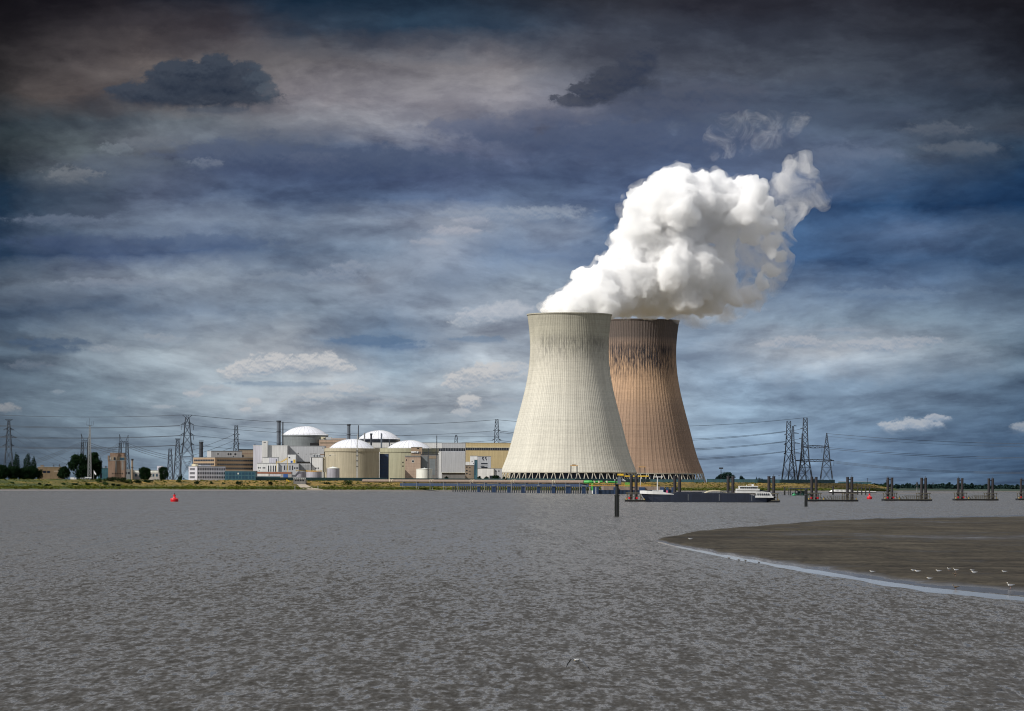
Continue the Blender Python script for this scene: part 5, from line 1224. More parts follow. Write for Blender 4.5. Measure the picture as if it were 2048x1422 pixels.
def beam(label, xa, xb, y, sag):
    d = 3728; a = P(xa, y, d); b_ = P(xb, y, d); t_ = thing('truss_beam', label, 'beam', a, 0, gR); L = b_-a; m = MB(); n = 12; pa = pb = None
    for k in range(n+1):
        f = k/n; h = sag*d/FPX*math.sin(math.pi*f)+.25; c = L*f; u, l = c+Vector((0,0,h*.7)), c-Vector((0,0,h*.7))
        if pa is not None: m.bar(pa, u, .5); m.bar(pb, l, .5); m.bar(pb if k % 2 else pa, u if k % 2 else l, .28); m.bar(u, l, .24)
        pa, pb = u, l
    m.build('truss', 'pylon_steel', t_)
beam('upper lens shaped truss beam tying the flat topped and pointed pylons', 1604, 1656.5, 893.5, 3.2)
beam('lower longer truss beam tying the flat topped and pointed pylons', 1592, 1668, 921, 2.6)
pylon('tiny far lattice pylon beyond the dike tip', 1774, 6500, [(975,2.4),(965,1.3),(957.5,.5)], [(961,1771,1777,1)], None, (), .35, .2, zb=2, group='tiny far pylons')
pylon('tiny far lattice pylon above the far wooded shore', 1866, 7000, [(978,2),(970,1.1),(965,.4)], [(968,1863.5,1868.5,1)], None, (), .35, .2, zb=2, group='tiny far pylons')
p = P(1442, 960, 3562); t_ = thing('floodlight_mast', 'floodlight mast with a square lamp head beside the largest fence tree', 'lamp', (p.x, p.y, 8.0)); h = Z(1442, 938, 3562)-8
MB().bar((0,0,0), (0,0,h), .5, 8, .3).build('pole', 'dark_steel', t_); MB().box(-2.0, 2.2, -.8, .8, h, h+1.6).build('lamp_head', 'dark_steel', t_)
for x, y, lb in ((1558, 951, 'lone lamp post left of the pylon cluster'), (1735, 957, 'thin pole standing on the green shed roof line')):
    p = P(x, 962, 3660); t_ = thing('lamp_post', lb, 'lamp', (p.x, p.y, 7.5)); h = Z(x, y, 3660)-7.5; MB().bar((0,0,0), (0,0,h), .22, 6, .15).build('pole', 'dark_steel', t_); MB().box(-.9, .9, -.25, .25, h, h+.35).build('lamp_head', 'dark_steel', t_)
# ------------------------------------------------------------------ shore details
d, z = bank_at(599, 969); p = Vector((X(599, d), d, z-1.2)); s = d/FPX; z1 = Z(599, 958.5, d)-p.z
t_ = thing('outfall_structure', 'grey concrete outfall with white railings cut into the dike', 'outfall', p)
MB().box(-12*s, 12*s, 0, 16, 0, z1).build('wall', 'dark_concrete', t_)
for k in range(4): MB().box((-9.5+k*5)*s, (-6+k*5)*s, -.12, .1, z1-1.6, z1-.3).build('grating', 'black_void', t_)
m = MB(); 
for k in range(7): m.bar(((-12+k*4)*s, .3, z1), ((-12+k*4)*s, .3, z1+1.3), .14)
m.bar((-12*s, .3, z1+1.25), (12*s, .3, z1+1.25), .16); m.bar((-12*s, .3, z1+.7), (12*s, .3, z1+.7), .12); m.build('railing', 'boat_white', t_)
mb = MB(); pts = [(593,611,969.6),(597,616,972),(600,622,975),(603,634,978),(604,646,980.2)]
for xa, xb, y in pts:
    d, z = bank_at((xa+xb)/2, y); 
    for x in (xa, xb): mb.v.append((X(x, d), d, z+.55))
for i in range(len(pts)-1): mb.f.append((2*i, 2*i+1, 2*i+3, 2*i+2))
mb.v += [(a, b, c-1.6) for a, b, c in mb.v]; n = len(mb.v)//2
for i in range(len(pts)-1): mb.f += [(2*i+n, 2*i+2+n, 2*i+3+n, 2*i+1+n), (2*i, 2*i+2, 2*i+2+n, 2*i+n), (2*i+1, 2*i+1+n, 2*i+3+n, 2*i+3)]
mb.f += [(0, n, n+1, 1), (n-2, n-1, 2*n-1, 2*n-2)]
tag(mb.build('path', 'path_stone'), None, None, None, 'structure')
d, z = bank_at(580, 964); a, b_ = P(573, 959, d), P(588, 967, d); t_ = thing('yellow_handrail', 'yellow handrail sloping down the dike to the outfall', 'handrail', a); m = MB(); L = b_-a; m.bar((0,0,0), L, .3); m.bar((0,0,-.8), L-Vector((0,0,.8)), .18)
m.build('rail', 'yellow_paint', t_); m = MB()
for k in range(5): m.bar(L*(k/4)-Vector((0,0,2.2)), L*(k/4), .14)
m.build('post', 'yellow_paint', t_)
for x, yb, h, lb in ((590, 979.5, 3.2, 'pale marker post at the waterline left of the stony path'), (636, 980, 3.6, 'pale marker post at the waterline right of the stony path')):
    d, z = bank_at(x, yb); t_ = thing('marker_post', lb, 'post', (X(x, d), d, z-.3), 0, 'marker posts at the waterline'); MB().bar((0,0,0), (0,0,h), .22, 6).build('shaft', 'light_steel', t_); MB().bar((0,0,h), (0,0,h+.35), .3, 6).build('cap', 'galvanised', t_)
d = 2960; p = P(187.5, 957, d); t_ = thing('flag_pole', 'thin pole with a drooping white flag right of the radio mast', 'flag', (p.x, d, 8.2)); h = Z(187.5, 940, d)-8.2
MB().bar((0,0,0), (0,0,h), .12, 6).build('pole', 'light_steel', t_); MB().add([(0,.05,h),(2.2,.4,h-3.6),(1.5,.2,h-4.4),(0,.05,h-2.6),(0,-.05,h),(2.2,.3,h-3.6),(1.5,.1,h-4.4),(0,-.05,h-2.6)], [(0,1,2,3),(7,6,5,4),(0,4,5,1),(1,5,6,2),(2,6,7,3)]).build('flag', 'cloth_white', t_)
t_ = thing('site_cabin', 'long grey cabin with a white roof edge under the radio mast', 'cabin', (X(160, 2955), 2955, 8.1)); s = 2955/FPX
MB().box(0, 22*s, 0, 4, 0, 2.3).build('wall', 'galvanised', t_); MB().box(10*s, 22.5*s, -.3, 4.3, 2.3, 2.75).build('roof', 'cloth_white', t_); MB().box(2*s, 4*s, -.06, .1, .3, 2.1).build('door', 'dark_steel', t_)
for k in range(3): MB().box((6+k*5)*s, (8.5+k*5)*s, -.06, .1, 1.0, 1.9).build('window', 'glass_dark', t_)
t_ = thing('parked_van', 'white van parked below the huge round tree', 'van', (X(147, 2950), 2950, 8.3)); 
MB().prism([(-2.6,.45),(2.5,.45),(2.6,1.2),(1.9,1.5),(1.2,2.3),(-2.5,2.35)], -.95, .95).build('body', 'boat_white', t_)
MB().prism([(1.25,1.5),(1.85,1.5),(1.2,2.15),(.6,2.15),(.6,1.5)], -.98, -.90).build('window', 'glass_dark', t_)
for x in (-1.6, 1.6):
    w = MB(); w.lathe([(.36,-.12),(.36,.12)], 14); w.v = [(a, c-.9, b_) for a, b_, c in w.v]; w.v = [(a+x, b_, c+.36) for a, b_, c in w.v]; w.build('wheel', 'tar_black', t_)
# ------------------------------------------------------------------ pipeline and jetty
PL = [(726,961.6,3035),(800,961.9,3005),(880,962.3,2900),(950,962.8,2760),(1020,963.2,2640),(1090,963.6,2550),(1169,964.1,2480)]
def pl(px): 
    xs = [q[0] for q in PL]; return P(px, float(np.interp(px, xs, [q[1] for q in PL])), float(np.interp(px, xs, [q[2] for q in PL])))
base = pl(726); t_ = thing('outfall_pipeline', 'long brown pipeline with pairs of white collars running along the shore to the jetty', 'pipeline', base)
cuts = [726, 783.5, 864, 945.5, 1028, 1110.5, 1169]
for a, b_ in zip(cuts, cuts[1:]):
    MB().tube([pl(x)-base for x in np.linspace(a, b_, 8)], 1.35, 14).build('pipe_section', 'pipe_rust', t_, smooth=False)
for c in cuts[1:-1]:
    for q in (-2.3, 2.3):
        x = c+q; e = (pl(x+.6)-pl(x-.6)).normalized()*.28; MB().bar(pl(x)-base-e, pl(x)-base+e, 1.62, 18).build('collar', 'cream_paint', t_)
for x in list(np.arange(808, 1165, 27.2)):
    c = pl(x)-base; dd = pl(x); gz = max(ground_at(x, dd.y), 1.5) - dd.z
    m = MB()
    for q in (-1.0, 1.0): m.bar(c+Vector((q,0,gz-.3)), c+Vector((q*.9,0,-1.2)), .28); m.bar(c+Vector((q*.9,-.6,-1.3)), c+Vector((q*1.3,-.6,.1)), .22)
    m.bar(c+Vector((-1.2,0,-1.5)), c+Vector((1.2,0,-1.5)), .25); m.build('pipe_support', 'galvanised', t_)
jb = pl(905); jb.z = 0; t_ = thing('jetty', 'low blue black jetty on many thin piles carrying the brown pipeline', 'jetty', jb)
m = MB(); xs = np.linspace(800, 1236, 30)
def jd(x):
    q = pl(min(x, 1169)); d = q.y + (0 if x <= 1169 else 0); return Vector((X(x, d), d, 0))
for a, b_ in zip(xs, xs[1:]):
    A, B_ = jd(a)-jb, jd(b_)-jb; za, zb_ = (7.5+(966.3-967.6)*jd(a).y/FPX), (7.5+(966.3-973.2)*jd(b_).y/FPX)
    m.add([(A.x,A.y-1.6,zb_),(B_.x,B_.y-1.6,zb_),(B_.x,B_.y+2.2,zb_),(A.x,A.y+2.2,zb_),(A.x,A.y-1.6,za),(B_.x,B_.y-1.6,za),(B_.x,B_.y+2.2,za),(A.x,A.y+2.2,za)], [(0,3,2,1),(4,5,6,7),(0,1,5,4),(2,3,7,6)])
m.build('deck_beam', 'navy_panel', t_)
me = None
for x in np.arange(906, 1200, 4.55):
    q = jd(x)-jb; dd = jd(x).y; top = 7.5+(966.3-973)*dd/FPX
    if me is None: o = MB().bar((0,0,-2.5), (0,0,top+.6), .48, 8).build('pile', 'dark_steel', t_); me = o.data
    else: o = bpy.data.objects.new('pile', me); COL.objects.link(o); o.parent = t_
    o.location = (q.x, q.y+.4, 0)
for x, w in ((958,7),(988,7),(1018,7),(1047,7),(1077.5,7),(1107,7),(1137,11),(1167.5,8),(1193,10)):
    q = jd(x); d = q.y-4; s = d/FPX; z1 = Z(x, 972.6, d); c = thing('fender_pile', ['blue steel fender pile cluster, %s along the jetty from the grass' % k for k in ('first','second','third','fourth','fifth','sixth','seventh and widest','eighth','ninth')][[958,988,1018,1047,1077.5,1107,1137,1167.5,1193].index(x)], 'pile', (X(x, d), d, 0), 0, 'blue fender piles along the jetty')
    m = MB(); n = 4 if w < 9 else 6
    for k in range(n): m.bar(((-w/2+w*(k+.5)/n)*s, 0, -2), ((-w/2+w*(k+.5)/n)*s, 0, z1), w*s/n*.56, 8)
    m.build('pile', 'pile_blue', c); MB().box(-w*s*.56, w*s*.56, -.9, .9, z1, z1+.55).build('cap', 'galvanised', c)
# quay with walkway
d0 = 2400; s = d0/FPX
def qb(name, label, cat, xa, xb, ya, yb_, mat, dep, d=d0): pass
t_ = thing('sheet_pile_quay', 'quay of dark blue sheet piling with a brown concrete upper wall', 'quay', (X(1196, d0), d0, 0)); zq = Z(1230, 973, d0); zm = Z(1230, 980, d0)
MB().box(0, (1352-1196)*s, .6, 60, -3, zm).build('sheet_piling', 'sheet_pile', t_)
m = MB()
for k in range(60): m.box(k*.925, k*.925+.45, 0, .6, -3, zm-.15)
m.build('pile_rib', 'sheet_pile', t_)
MB().box(4, (1330-1196)*s, .3, 58, zm, zq).build('concrete_wall', 'quay_concrete', t_)
MB().box((1330-1196)*s, (1352-1196)*s, .4, 58, zm, zm+1.2).build('low_wall', 'quay_concrete', t_)
for x0, x1 in ((1186,1197),(1227,1236),(1278,1290),(1320,1328),(1332,1337),(1343,1347)):
    MB().box((x0-1196)*s, (x1-1196)*s, -1.1, .25, -3, Z(x0, 974.5, d0)).build('fender', 'pile_blue', t_)
d1 = 2392; s1 = d1/FPX; t_ = thing('yellow_walkway', 'ochre yellow walkway with a rail along the quay edge', 'walkway', (X(1178, d1), d1, 0)); za, zb_ = Z(1238, 972.4, d1), Z(1238, 970.6, d1)
MB().box(0, (1302-1178)*s1, -.6, .6, za, zb_).build('deck', 'orange_ochre', t_); m = MB()
for k in range(32): m.bar((k*1.38, -.5, zb_), (k*1.38, -.5, zb_+1.1), .07)
for h in (.6, 1.1): m.bar((0, -.5, zb_+h), ((1302-1178)*s1, -.5, zb_+h), .07)
m.build('railing', 'yellow_paint', t_); m = MB()
for x in (1180, 1192): m.bar(((x-1178)*s1, 0, -2), ((x-1178)*s1, 0, za), .3, 8)
m.build('leg', 'light_steel', t_)
base = pl(1169); t_ = thing('green_pipework', 'bright green pipework with valves continuing from the brown pipeline', 'pipework', base); g0 = base.copy()
q = lambda x, y: P(x, y, base.y-2)-base
MB().tube([Vector((0,0,0)), q(1178,964), q(1184,964.2)], 1.2, 12).build('main_pipe', 'green_paint', t_)
MB().tube([q(1184,964.2), q(1185,966), q(1185,973), q(1186,981)], .95, 12).build('drop_pipe', 'green_paint', t_); MB().tube([q(1186,981), q(1186,988)], 1.0, 12).build('pipe_foot', 'boat_white', t_)
MB().tube([q(1184,964), q(1194,963.6), q(1205,963.4)], .75, 10).build('branch_pipe', 'green_paint', t_); MB().tube([q(1210,964.5), q(1222,964), q(1240,965)], .7, 10).build('branch_pipe', 'green_paint', t_)
for x in (1189, 1198, 1214): MB().bar(q(x,965.6), q(x,961.5), .9, 8).build('valve', 'cream_paint', t_)
MB().box(q(1200,0).x, q(1208,0).x, -1.2, .8, q(0,968).z, q(0,963.6).z).build('pump', 'light_steel', t_)
m = MB()
for x in (1203, 1206): m.bar(q(x,974), Vector((q(x,974).x, 0, -base.z-1)), .22, 6)
m.build('leg', 'light_steel', t_)
p = P(1250, 970, 2415); t_ = thing('green_container', 'green container on the quay behind the navigation pole', 'container', (p.x, p.y, zq)); s = 2415/FPX; hc = Z(1250, 965, 2415)-zq
MB().box(0, 14*s, 0, 2.4, 0, hc).build('body', 'green_paint', t_); m = MB()
for k in range(12): m.box(k*.41, k*.41+.18, -.06, 0, .15, hc-.15)
m.build('corrugation', 'green_paint', t_)
p = P(1241, 970, 2425); t_ = thing('loading_arm', 'yellow loading arm with a long boom pointing over the quay', 'crane', (p.x, p.y, zq)); s = 2425/FPX; hz = lambda y: Z(1241, y, 2425)-zq
MB().bar((0,0,0), (0,0,hz(951)), .6, 10).build('mast', 'dark_steel', t_); MB().box(-6*s, 6*s, -1.2, 1.2, hz(951.2), hz(947.5)).build('cab', 'yellow_paint', t_)
m = MB(); a, b_ = 6*s, 56*s; zz, zt = hz(953.8), hz(950.6)
m.box(a, b_, -.5, .5, zz+.2, zt-.1); m.build('boom', 'yellow_paint', t_); MB().box(b_, b_+5*s, -.8, .8, zz-.3, zt-.2).build('boom_head', 'dark_steel', t_); MB().box(-5*s, 5*s, -1.0, 1.0, hz(953.6), hz(951.3)).build('turntable', 'dark_steel', t_)
MB().bar((40*s,0,0), (40*s,0,zz+.3), .3, 6).build('prop', 'light_steel', t_)
def gantry(label, x0, x1, yt, d, yb):
    s = d/FPX; xm = (x0+x1)/2; t_ = thing('gantry_frame', label, 'gantry', (X(xm, d), d, 8.0), 0, 'gantries before the cooling towers'); hz = lambda y: Z(xm, y, d)-8; w = (x1-x0)/2*s
    for sg in (-1, 1):
        m = MB()
        for q in (-1.5, 1.5): m.bar((sg*w, q, 0), (sg*w*.82, q*.8, hz(yt+4)), .3); m.bar((sg*w*.45, q, 0), (sg*w*.6, q*.8, hz(yt+4)), .22)
        m.build('leg', 'dark_steel', t_)
    m = MB(); m.box(-w, w, -1.6, 1.6, hz(yt+4), hz(yt+2.8)); m.build('crossbeam', 'orange_ochre', t_); MB().box(-w*.5, w*.4, -1.2, 1.2, hz(yt+2.8), hz(yt+.6)).build('winch_house', 'tan_brick', t_)
    m = MB()
    for k in range(4): z = hz(yb)*(k+.6)/4.2; m.bar((-w*.95, -1.4, z), (w*.95, -1.4, z), .14)
    m.build('rung', 'dark_steel', t_)
gantry('yellow topped gantry frame standing out against the pale tower foot', 1140, 1156, 928, 3172, 957)
gantry('yellow topped gantry frame at the foot of the brown tower', 1277, 1291, 930.5, 3195, 950)
# posts and beacons on the water
def post(name, label, px, yt, yb, wpx, mat, group=None, d=None):
    d = d or G(px, yb).y; s = d/FPX; t_ = thing(name, label, 'post', (X(px, d), d, 0), 0, group); h = Z(px, yt, d); r = wpx*s/2
    MB().bar((0,0,-2), (0,0,h*.52), r*1.02, 12).build('foot', 'weed_dark', t_); MB().bar((0,0,h*.52), (0,0,h), r, 12).build('shaft', mat, t_)
    MB().bar((0,0,h), (0,0,h+.25), r*1.15, 12).build('cap', 'dark_steel', t_)
    return t_
gp = 'mooring posts off the dike'
for x, yt, yb, w, lb in ((1569.3,974.5,990,3.2,'lone dark mooring post just left of the landing stage'),(1577.5,978,990,1.4,'thin post at the corner of the landing stage, nearest the lone mooring post'),(1666,973.5,989.5,3.4,'dark mooring post in front of the bow of the white boat'),
    (1715.5,974,989.5,2.4,'first of four thin posts, nearest the pontoon piles'),(1723.5,974,989.5,2.4,'second of four thin posts beside the small red buoy'),(1731.5,974,989.5,2.4,'third of four thin posts beside the small red buoy'),(1739.3,974,989.3,2.2,'last of four thin posts, straight behind the small red buoy')):
    post('mooring_post', lb, x, yt, yb, w, 'pile_brown', gp)
d = G(1234, 1033).y; s = d/FPX; t_ = thing('navigation_pole', 'tall black navigation pole with a grey box and a spotlight at its head', 'pole', (X(1234, d), d, 0)); hz = lambda y: Z(1234, y, d)
MB().bar((0,0,-3), (0,0,hz(990)), 4.8*s, 14).build('lower_pile', 'tar_black', t_); MB().bar((0,0,hz(990)), (0,0,hz(969)), 3.5*s, 12).build('upper_pile', 'tar_black', t_)
for q in (-3.2, 3.2): MB().bar((q*s, -4.6*s, -2), (q*s, -4.6*s, hz(991)), .9*s, 6).build('fender_timber', 'weed_dark', t_)
MB().lathe([(4.9*s, hz(991.5)), (5.3*s, hz(991.5)), (5.3*s, hz(989.5)), (3.2*s, hz(989.5))], 16).build('collar', 'weed_dark', t_)
MB().box(-5.5*s, 8.5*s, -.6, .6, hz(969), hz(967.6)).build('platform', 'dark_steel', t_); MB().box(1*s, 8*s, -.55, .4, hz(967.4), hz(954.5)).build('cabinet', 'steel', t_)
MB().box(-3.5*s, -1.5*s, -.2, .2, hz(967.6), hz(946)).build('stanchion', 'tar_black', t_); MB().box(2*s, 4*s, -.15, .15, hz(954.5), hz(950.5)).build('bracket', 'dark_steel', t_)
m = MB(); m.bar((9*s, 0, hz(960.2)), (11.6*s, 0, hz(960.6)), .24, 10, .34); m.bar((11.6*s, 0, hz(960.6)), (18*s, 0, hz(962.4)), .34, 10, .06); m.build('spotlight', 'boat_white', t_)
MB().bar((-5.5*s, 0, hz(960.5)), (-2.2*s, 0, hz(960.5)), .2, 8).build('horn', 'light_steel', t_)
d = G(1612, 1013).y; s = d/FPX; t_ = thing('timber_dolphin', 'short black pile cluster between the barge stern and the first free pontoon', 'pile', (X(1612, d), d, 0)); hz = lambda y: Z(1612, y, d)
m = MB()
for k in range(5): a = 6.283*k/5; m.bar((math.cos(a)*2.1*s, math.sin(a)*2.1*s, -2), (math.cos(a)*1.8*s, math.sin(a)*1.8*s, hz(979)), 1.35*s, 8)
m.build('pile', 'tar_black', t_); MB().lathe([(1.8*s, hz(990.5)), (3.5*s, hz(990.5)), (3.5*s, hz(988.5)), (1.8*s, hz(988.5))], 14).build('band', 'dark_steel', t_); MB().lathe([(2.9*s, hz(979.2)), (2.9*s, hz(977.6)), (0, hz(977.2))], 14).build('cap', 'dark_steel', t_)
d = 2770; s = d/FPX; t_ = thing('beacon', 'beacon with a black cone topmark on a banded pole behind the pontoons', 'beacon', (X(1834, d), d, 0)); hz = lambda y: Z(1834, y, d)
MB().bar((0,0,-1), (0,0,hz(971)), .26, 8).build('pole', 'light_steel', t_)
for y in (974, 978, 982, 986): MB().bar((0,0,hz(y+1)), (0,0,hz(y-1)), .31, 8).build('band', 'dark_steel', t_)
MB().lathe([(0.01, hz(971.2)), (3.2*s, hz(971.2)), (1.0*s, hz(964)), (0, hz(963.6))], 16).build('topmark', 'tar_black', t_)
def buoy(label, px, yb, wpx, htpx, mat):
    d = G(px, yb).y; s = d/FPX; t_ = thing('buoy', label, 'buoy', (X(px, d), d, 0), 0, 'channel buoys'); r = wpx/2*s; H_ = htpx*s
    MB().lathe([(r*.75, -.6), (r*.94, .05), (r, .25*H_), (r*.93, .36*H_), (r*.5, .42*H_), (0, .43*H_)], 28).build('float', mat, t_, smooth=False)
    MB().lathe([(r*.42, .40*H_), (r*.22, .62*H_), (r*.34, .64*H_), (r*.34, .76*H_), (r*.16, .80*H_)], 16).build('tower', mat, t_)
    MB().lathe([(r*.13, .78*H_), (r*.18, .86*H_), (r*.10, 1.0*H_), (0, 1.02*H_)], 12).build('lantern', 'dark_steel', t_)
buoy('big red buoy floating alone in front of the grassy dike', 349, 1003.2, 16.4, 17.5, 'red_paint')
buoy('small red buoy floating behind the second free pontoon gap', 1739.2, 998.3, 11, 13.5, 'red_paint')
buoy('small green buoy floating beside the landing stage', 1588.4, 991.2, 7.8, 7.6, 'buoy_green')
d = 2290; s = d/FPX; t_ = thing('landing_stage', 'dark landing stage with a flat deck behind the green buoy', 'jetty', (X(1580, d), d, 0)); hz = lambda y: Z(1600, y, d)
MB().box(0, 45*s, 0, 6, hz(977.6), hz(976)).build('deck', 'dark_steel', t_)
for x in (.8, 11, 22, 33, 44): MB().bar((x*s, .6, -2), (x*s, .6, hz(977.6)), .35, 8).build('pile', 'pile_brown', t_)
MB().prism([(3*s, hz(978.5)), (6*s, hz(978.5)), (25*s, hz(984)), (25*s, hz(985.4))], 1.5, 3.0).build('gangway', 'drum_metal', t_); MB().box(5*s, 42*s, 2.0, 5, -.6, hz(986)).build('float', 'dark_green_paint', t_); MB().box(16*s, 34*s, 2.6, 4.6, hz(986), hz(982)).build('cabin', 'dark_green_paint', t_)
m = MB()
for k in range(10): m.bar((k*5*s, .2, hz(976)), (k*5*s, .2, hz(973)), .08)
m.bar((0, .2, hz(973)), (45*s, .2, hz(973)), .08); m.build('railing', 'dark_steel', t_)
d = 2900; s = d/FPX; t_ = thing('white_boat', 'long low white boat lying off the dike tip behind the pontoon', 'boat', (X(1657, d), d, 0)); hz = lambda y: Z(1700, y, d); L = 96*s
MB().add([(0,2.2,hz(983.6)),(L*.10,0,hz(983.6)),(L,0,hz(984.2)),(L,4.6,hz(984.2)),(L*.10,4.6,hz(983.6)),(L*.04,2.2,-.5),(L*.12,.6,-.5),(L,.6,-.5),(L,4.0,-.5),(L*.12,4.0,-.5)],
   [(0,1,2,3,4),(0,5,6,1),(1,6,7,2),(2,7,8,3),(3,8,9,4),(4,9,5,0)]).build('hull', 'pile_brown', t_)
MB().add([(L*.02,2.3,hz(983.4)),(L*.11,.15,hz(983.4)),(L*.52,.15,hz(983.8)),(L*.52,4.4,hz(983.8)),(L*.11,4.4,hz(983.4)),(L*.06,2.3,hz(980.6)),(L*.125,.5,hz(979.4)),(L*.5,.5,hz(979.6)),(L*.5,4.1,hz(979.6)),(L*.125,4.1,hz(979.4))],
   [(5,6,7,8,9),(0,1,6,5),(1,2,7,6),(2,3,8,7),(3,4,9,8),(4,0,5,9)]).build('canopy', 'boat_white', t_)
MB().box(L*.54, L*.99, .3, 4.3, hz(984.1), hz(982.4)).build('canopy', 'boat_white', t_); MB().bar((L*.42,2,hz(979.6)), (L*.42,2,hz(976)), .14, 6).build('mast', 'dark_steel', t_)
for k in range(12): MB().box(L*(.15+.028*k), L*(.165+.028*k), .22, .5, hz(982.6), hz(981)).build('window', 'glass_dark', t_)

# ------------------------------------------------------------------ mooring dolphins and pontoons
def make_dolphin():
    t_ = thing('mooring_dolphin', 'x', 'dolphin', (0,0,0), 0, 'twin pile mooring dolphins')
    for x in (-1.0, 1.0):
        o = MB().bar((x,0,-3), (x,0,10.6), .64, 14).build('pile', 'pile_brown', t_); MB().bar((x,0,10.6), (x,0,10.85), .70, 14).build('cap', 'dark_steel', o)
    MB().box(-.5, .5, -.25, .25, 9.6, 10.0).build('brace', 'dark_steel', t_); MB().box(-.5, .5, -.25, .25, 5.6, 6.0).build('brace', 'dark_steel', t_)
    MB().bar((-1,0,10.85), (-1,0,11.6), .14, 8, .1).build('lantern', 'dark_steel', t_)
    return t_
dol = make_dolphin()
def make_pontoon():
    t_ = thing('mooring_pontoon', 'x', 'pontoon', (0,0,0), 0, 'mooring pontoons between the dolphins'); L = 23.2
    MB().add([(0,0,.1),(.7,0,-.6),(L-.7,0,-.6),(L,0,.1),(L,0,.85),(0,0,.85),(0,4,.1),(.7,4,-.6),(L-.7,4,-.6),(L,4,.1),(L,4,.85),(0,4,.85)], [(0,1,2,3,4,5),(11,10,9,8,7,6),(0,5,11,6),(3,9,10,4),(5,4,10,11),(0,6,7,1),(1,7,8,2),(2,8,9,3)]).build('float', 'hull_black', t_)
    m = MB(); m.box(.2, L-.2, -.12, .15, .66, .85); m.box(.2, L-.2, 3.85, 4.12, .55, .85); m.build('rubbing_strake', 'pontoon_paint', t_)
    for x0, x1 in ((.9, 6.0), (17.0, 22.2)):
        m = MB()
        for x in (x0, x0+(x1-x0)*.36, x1):
            for y in (.5, 3.5): m.box(x-.12, x+.12, y-.12, y+.12, .85, 3.4)
        for y in (.4, 3.6): m.box(x0-.5, x1+.5, y-.15, y+.15, 3.4, 3.8); m.box(x0, x1, y-.08, y+.08, 1.9, 2.1)
        for x in (x0, x1): m.box(x-.15, x+.15, .4, 3.6, 3.42, 3.78)
        m.build('guide_frame', 'pontoon_paint', t_)
    for x in (1.6, 4.5): MB().bar((x,.1,1.5), (x,.4,1.5), .42, 14).build('life_ring', 'red_paint', t_)
    m = MB()
    for k in range(4): x = 6.6+k*1.5; m.add([(x,.5,.9),(x+.35,.5,.9),(x-.6,.5,2.3),(x-.95,.5,2.3),(x,.62,.9),(x+.35,.62,.9),(x-.6,.62,2.3),(x-.95,.62,2.3)], [(0,1,2,3),(7,6,5,4),(0,4,5,1),(1,5,6,2),(2,6,7,3),(3,7,4,0)])
    m.build('gangway_rail', 'pontoon_paint', t_); m = MB()
    for k in range(9): x = 10.8+k*.98; m.box(x-.06, x+.06, .5, .62, .85, 2.45)
    for z in (1.35, 1.9, 2.45): m.box(10.7, 21.5, .5, .62, z-.07, z+.07)
    for k in range(9): x = 10.8+k*.98; m.box(x-.06, x+.06, 3.4, 3.52, .85, 2.45)
    m.box(10.7, 21.5, 3.4, 3.52, 2.38, 2.5); m.build('railing', 'pontoon_paint', t_)
    for x in (.6, 7.4, L-.8): MB().lathe([(.2,.85),(.2,1.25),(.34,1.3),(.34,1.4),(0,1.42)], 10, x, .6).build('bollard', 'yellow_paint', t_)
    MB().box(8.2, 9.6, 2.4, 3.4, .85, 1.9).build('locker', 'galvanised', t_)
    return t_
pon = make_pontoon()
PT = [(1250, 1408, 0, .2068, 'mooring pontoon under the bow of the dark barge', 'behind the barge bow'), (1445, 1412, 0, .2068, 'mooring pontoon at the barge stern, mostly hidden by the hull', 'behind the barge stern'),
      (1616, 1500, 12, .2206, 'free mooring pontoon right behind the short black pile cluster', 'of the first free pontoon'), (1769, 1580, 14, .2323, 'free mooring pontoon left of the cone topped beacon', 'of the second free pontoon'),
      (1911, 1650, 14, .2426, 'free mooring pontoon right of the beacon before the far woods', 'of the third free pontoon'), (2037, 1715, 14, .2522, 'mooring pontoon cut off by the picture edge', 'of the cut off pontoon')]
LEN = [25.5, 24.0, 23.3, 23.6, 22.4, 22.5]
for i, (x, d, yaw, s, lb, dl) in enumerate(PT):
    k = LEN[i]/23.2
    o = pon if i == 0 else copy_tree(pon)
    o.location = (X(x, d), d, 0); o.rotation_euler = (0, 0, R(yaw)); o.scale = (k, 1, 1); o['label'] = lb
    for j, lx in enumerate((3.35, 19.75)):
        q = dol if (i == 0 and j == 0) else copy_tree(dol)
        lx *= k; q.location = (X(x, d)+lx*math.cos(R(yaw))-2*math.sin(R(yaw)), d+lx*math.sin(R(yaw))+2*math.cos(R(yaw)), 0); q.rotation_euler = (0, 0, R(yaw) + (math.pi if j else 0))
        q['label'] = 'pair of tall brown mooring piles ' + dl + (', end nearest the barge bow' if j == 0 and i < 2 else (', end nearer the barge' if j == 0 else (', far end')))
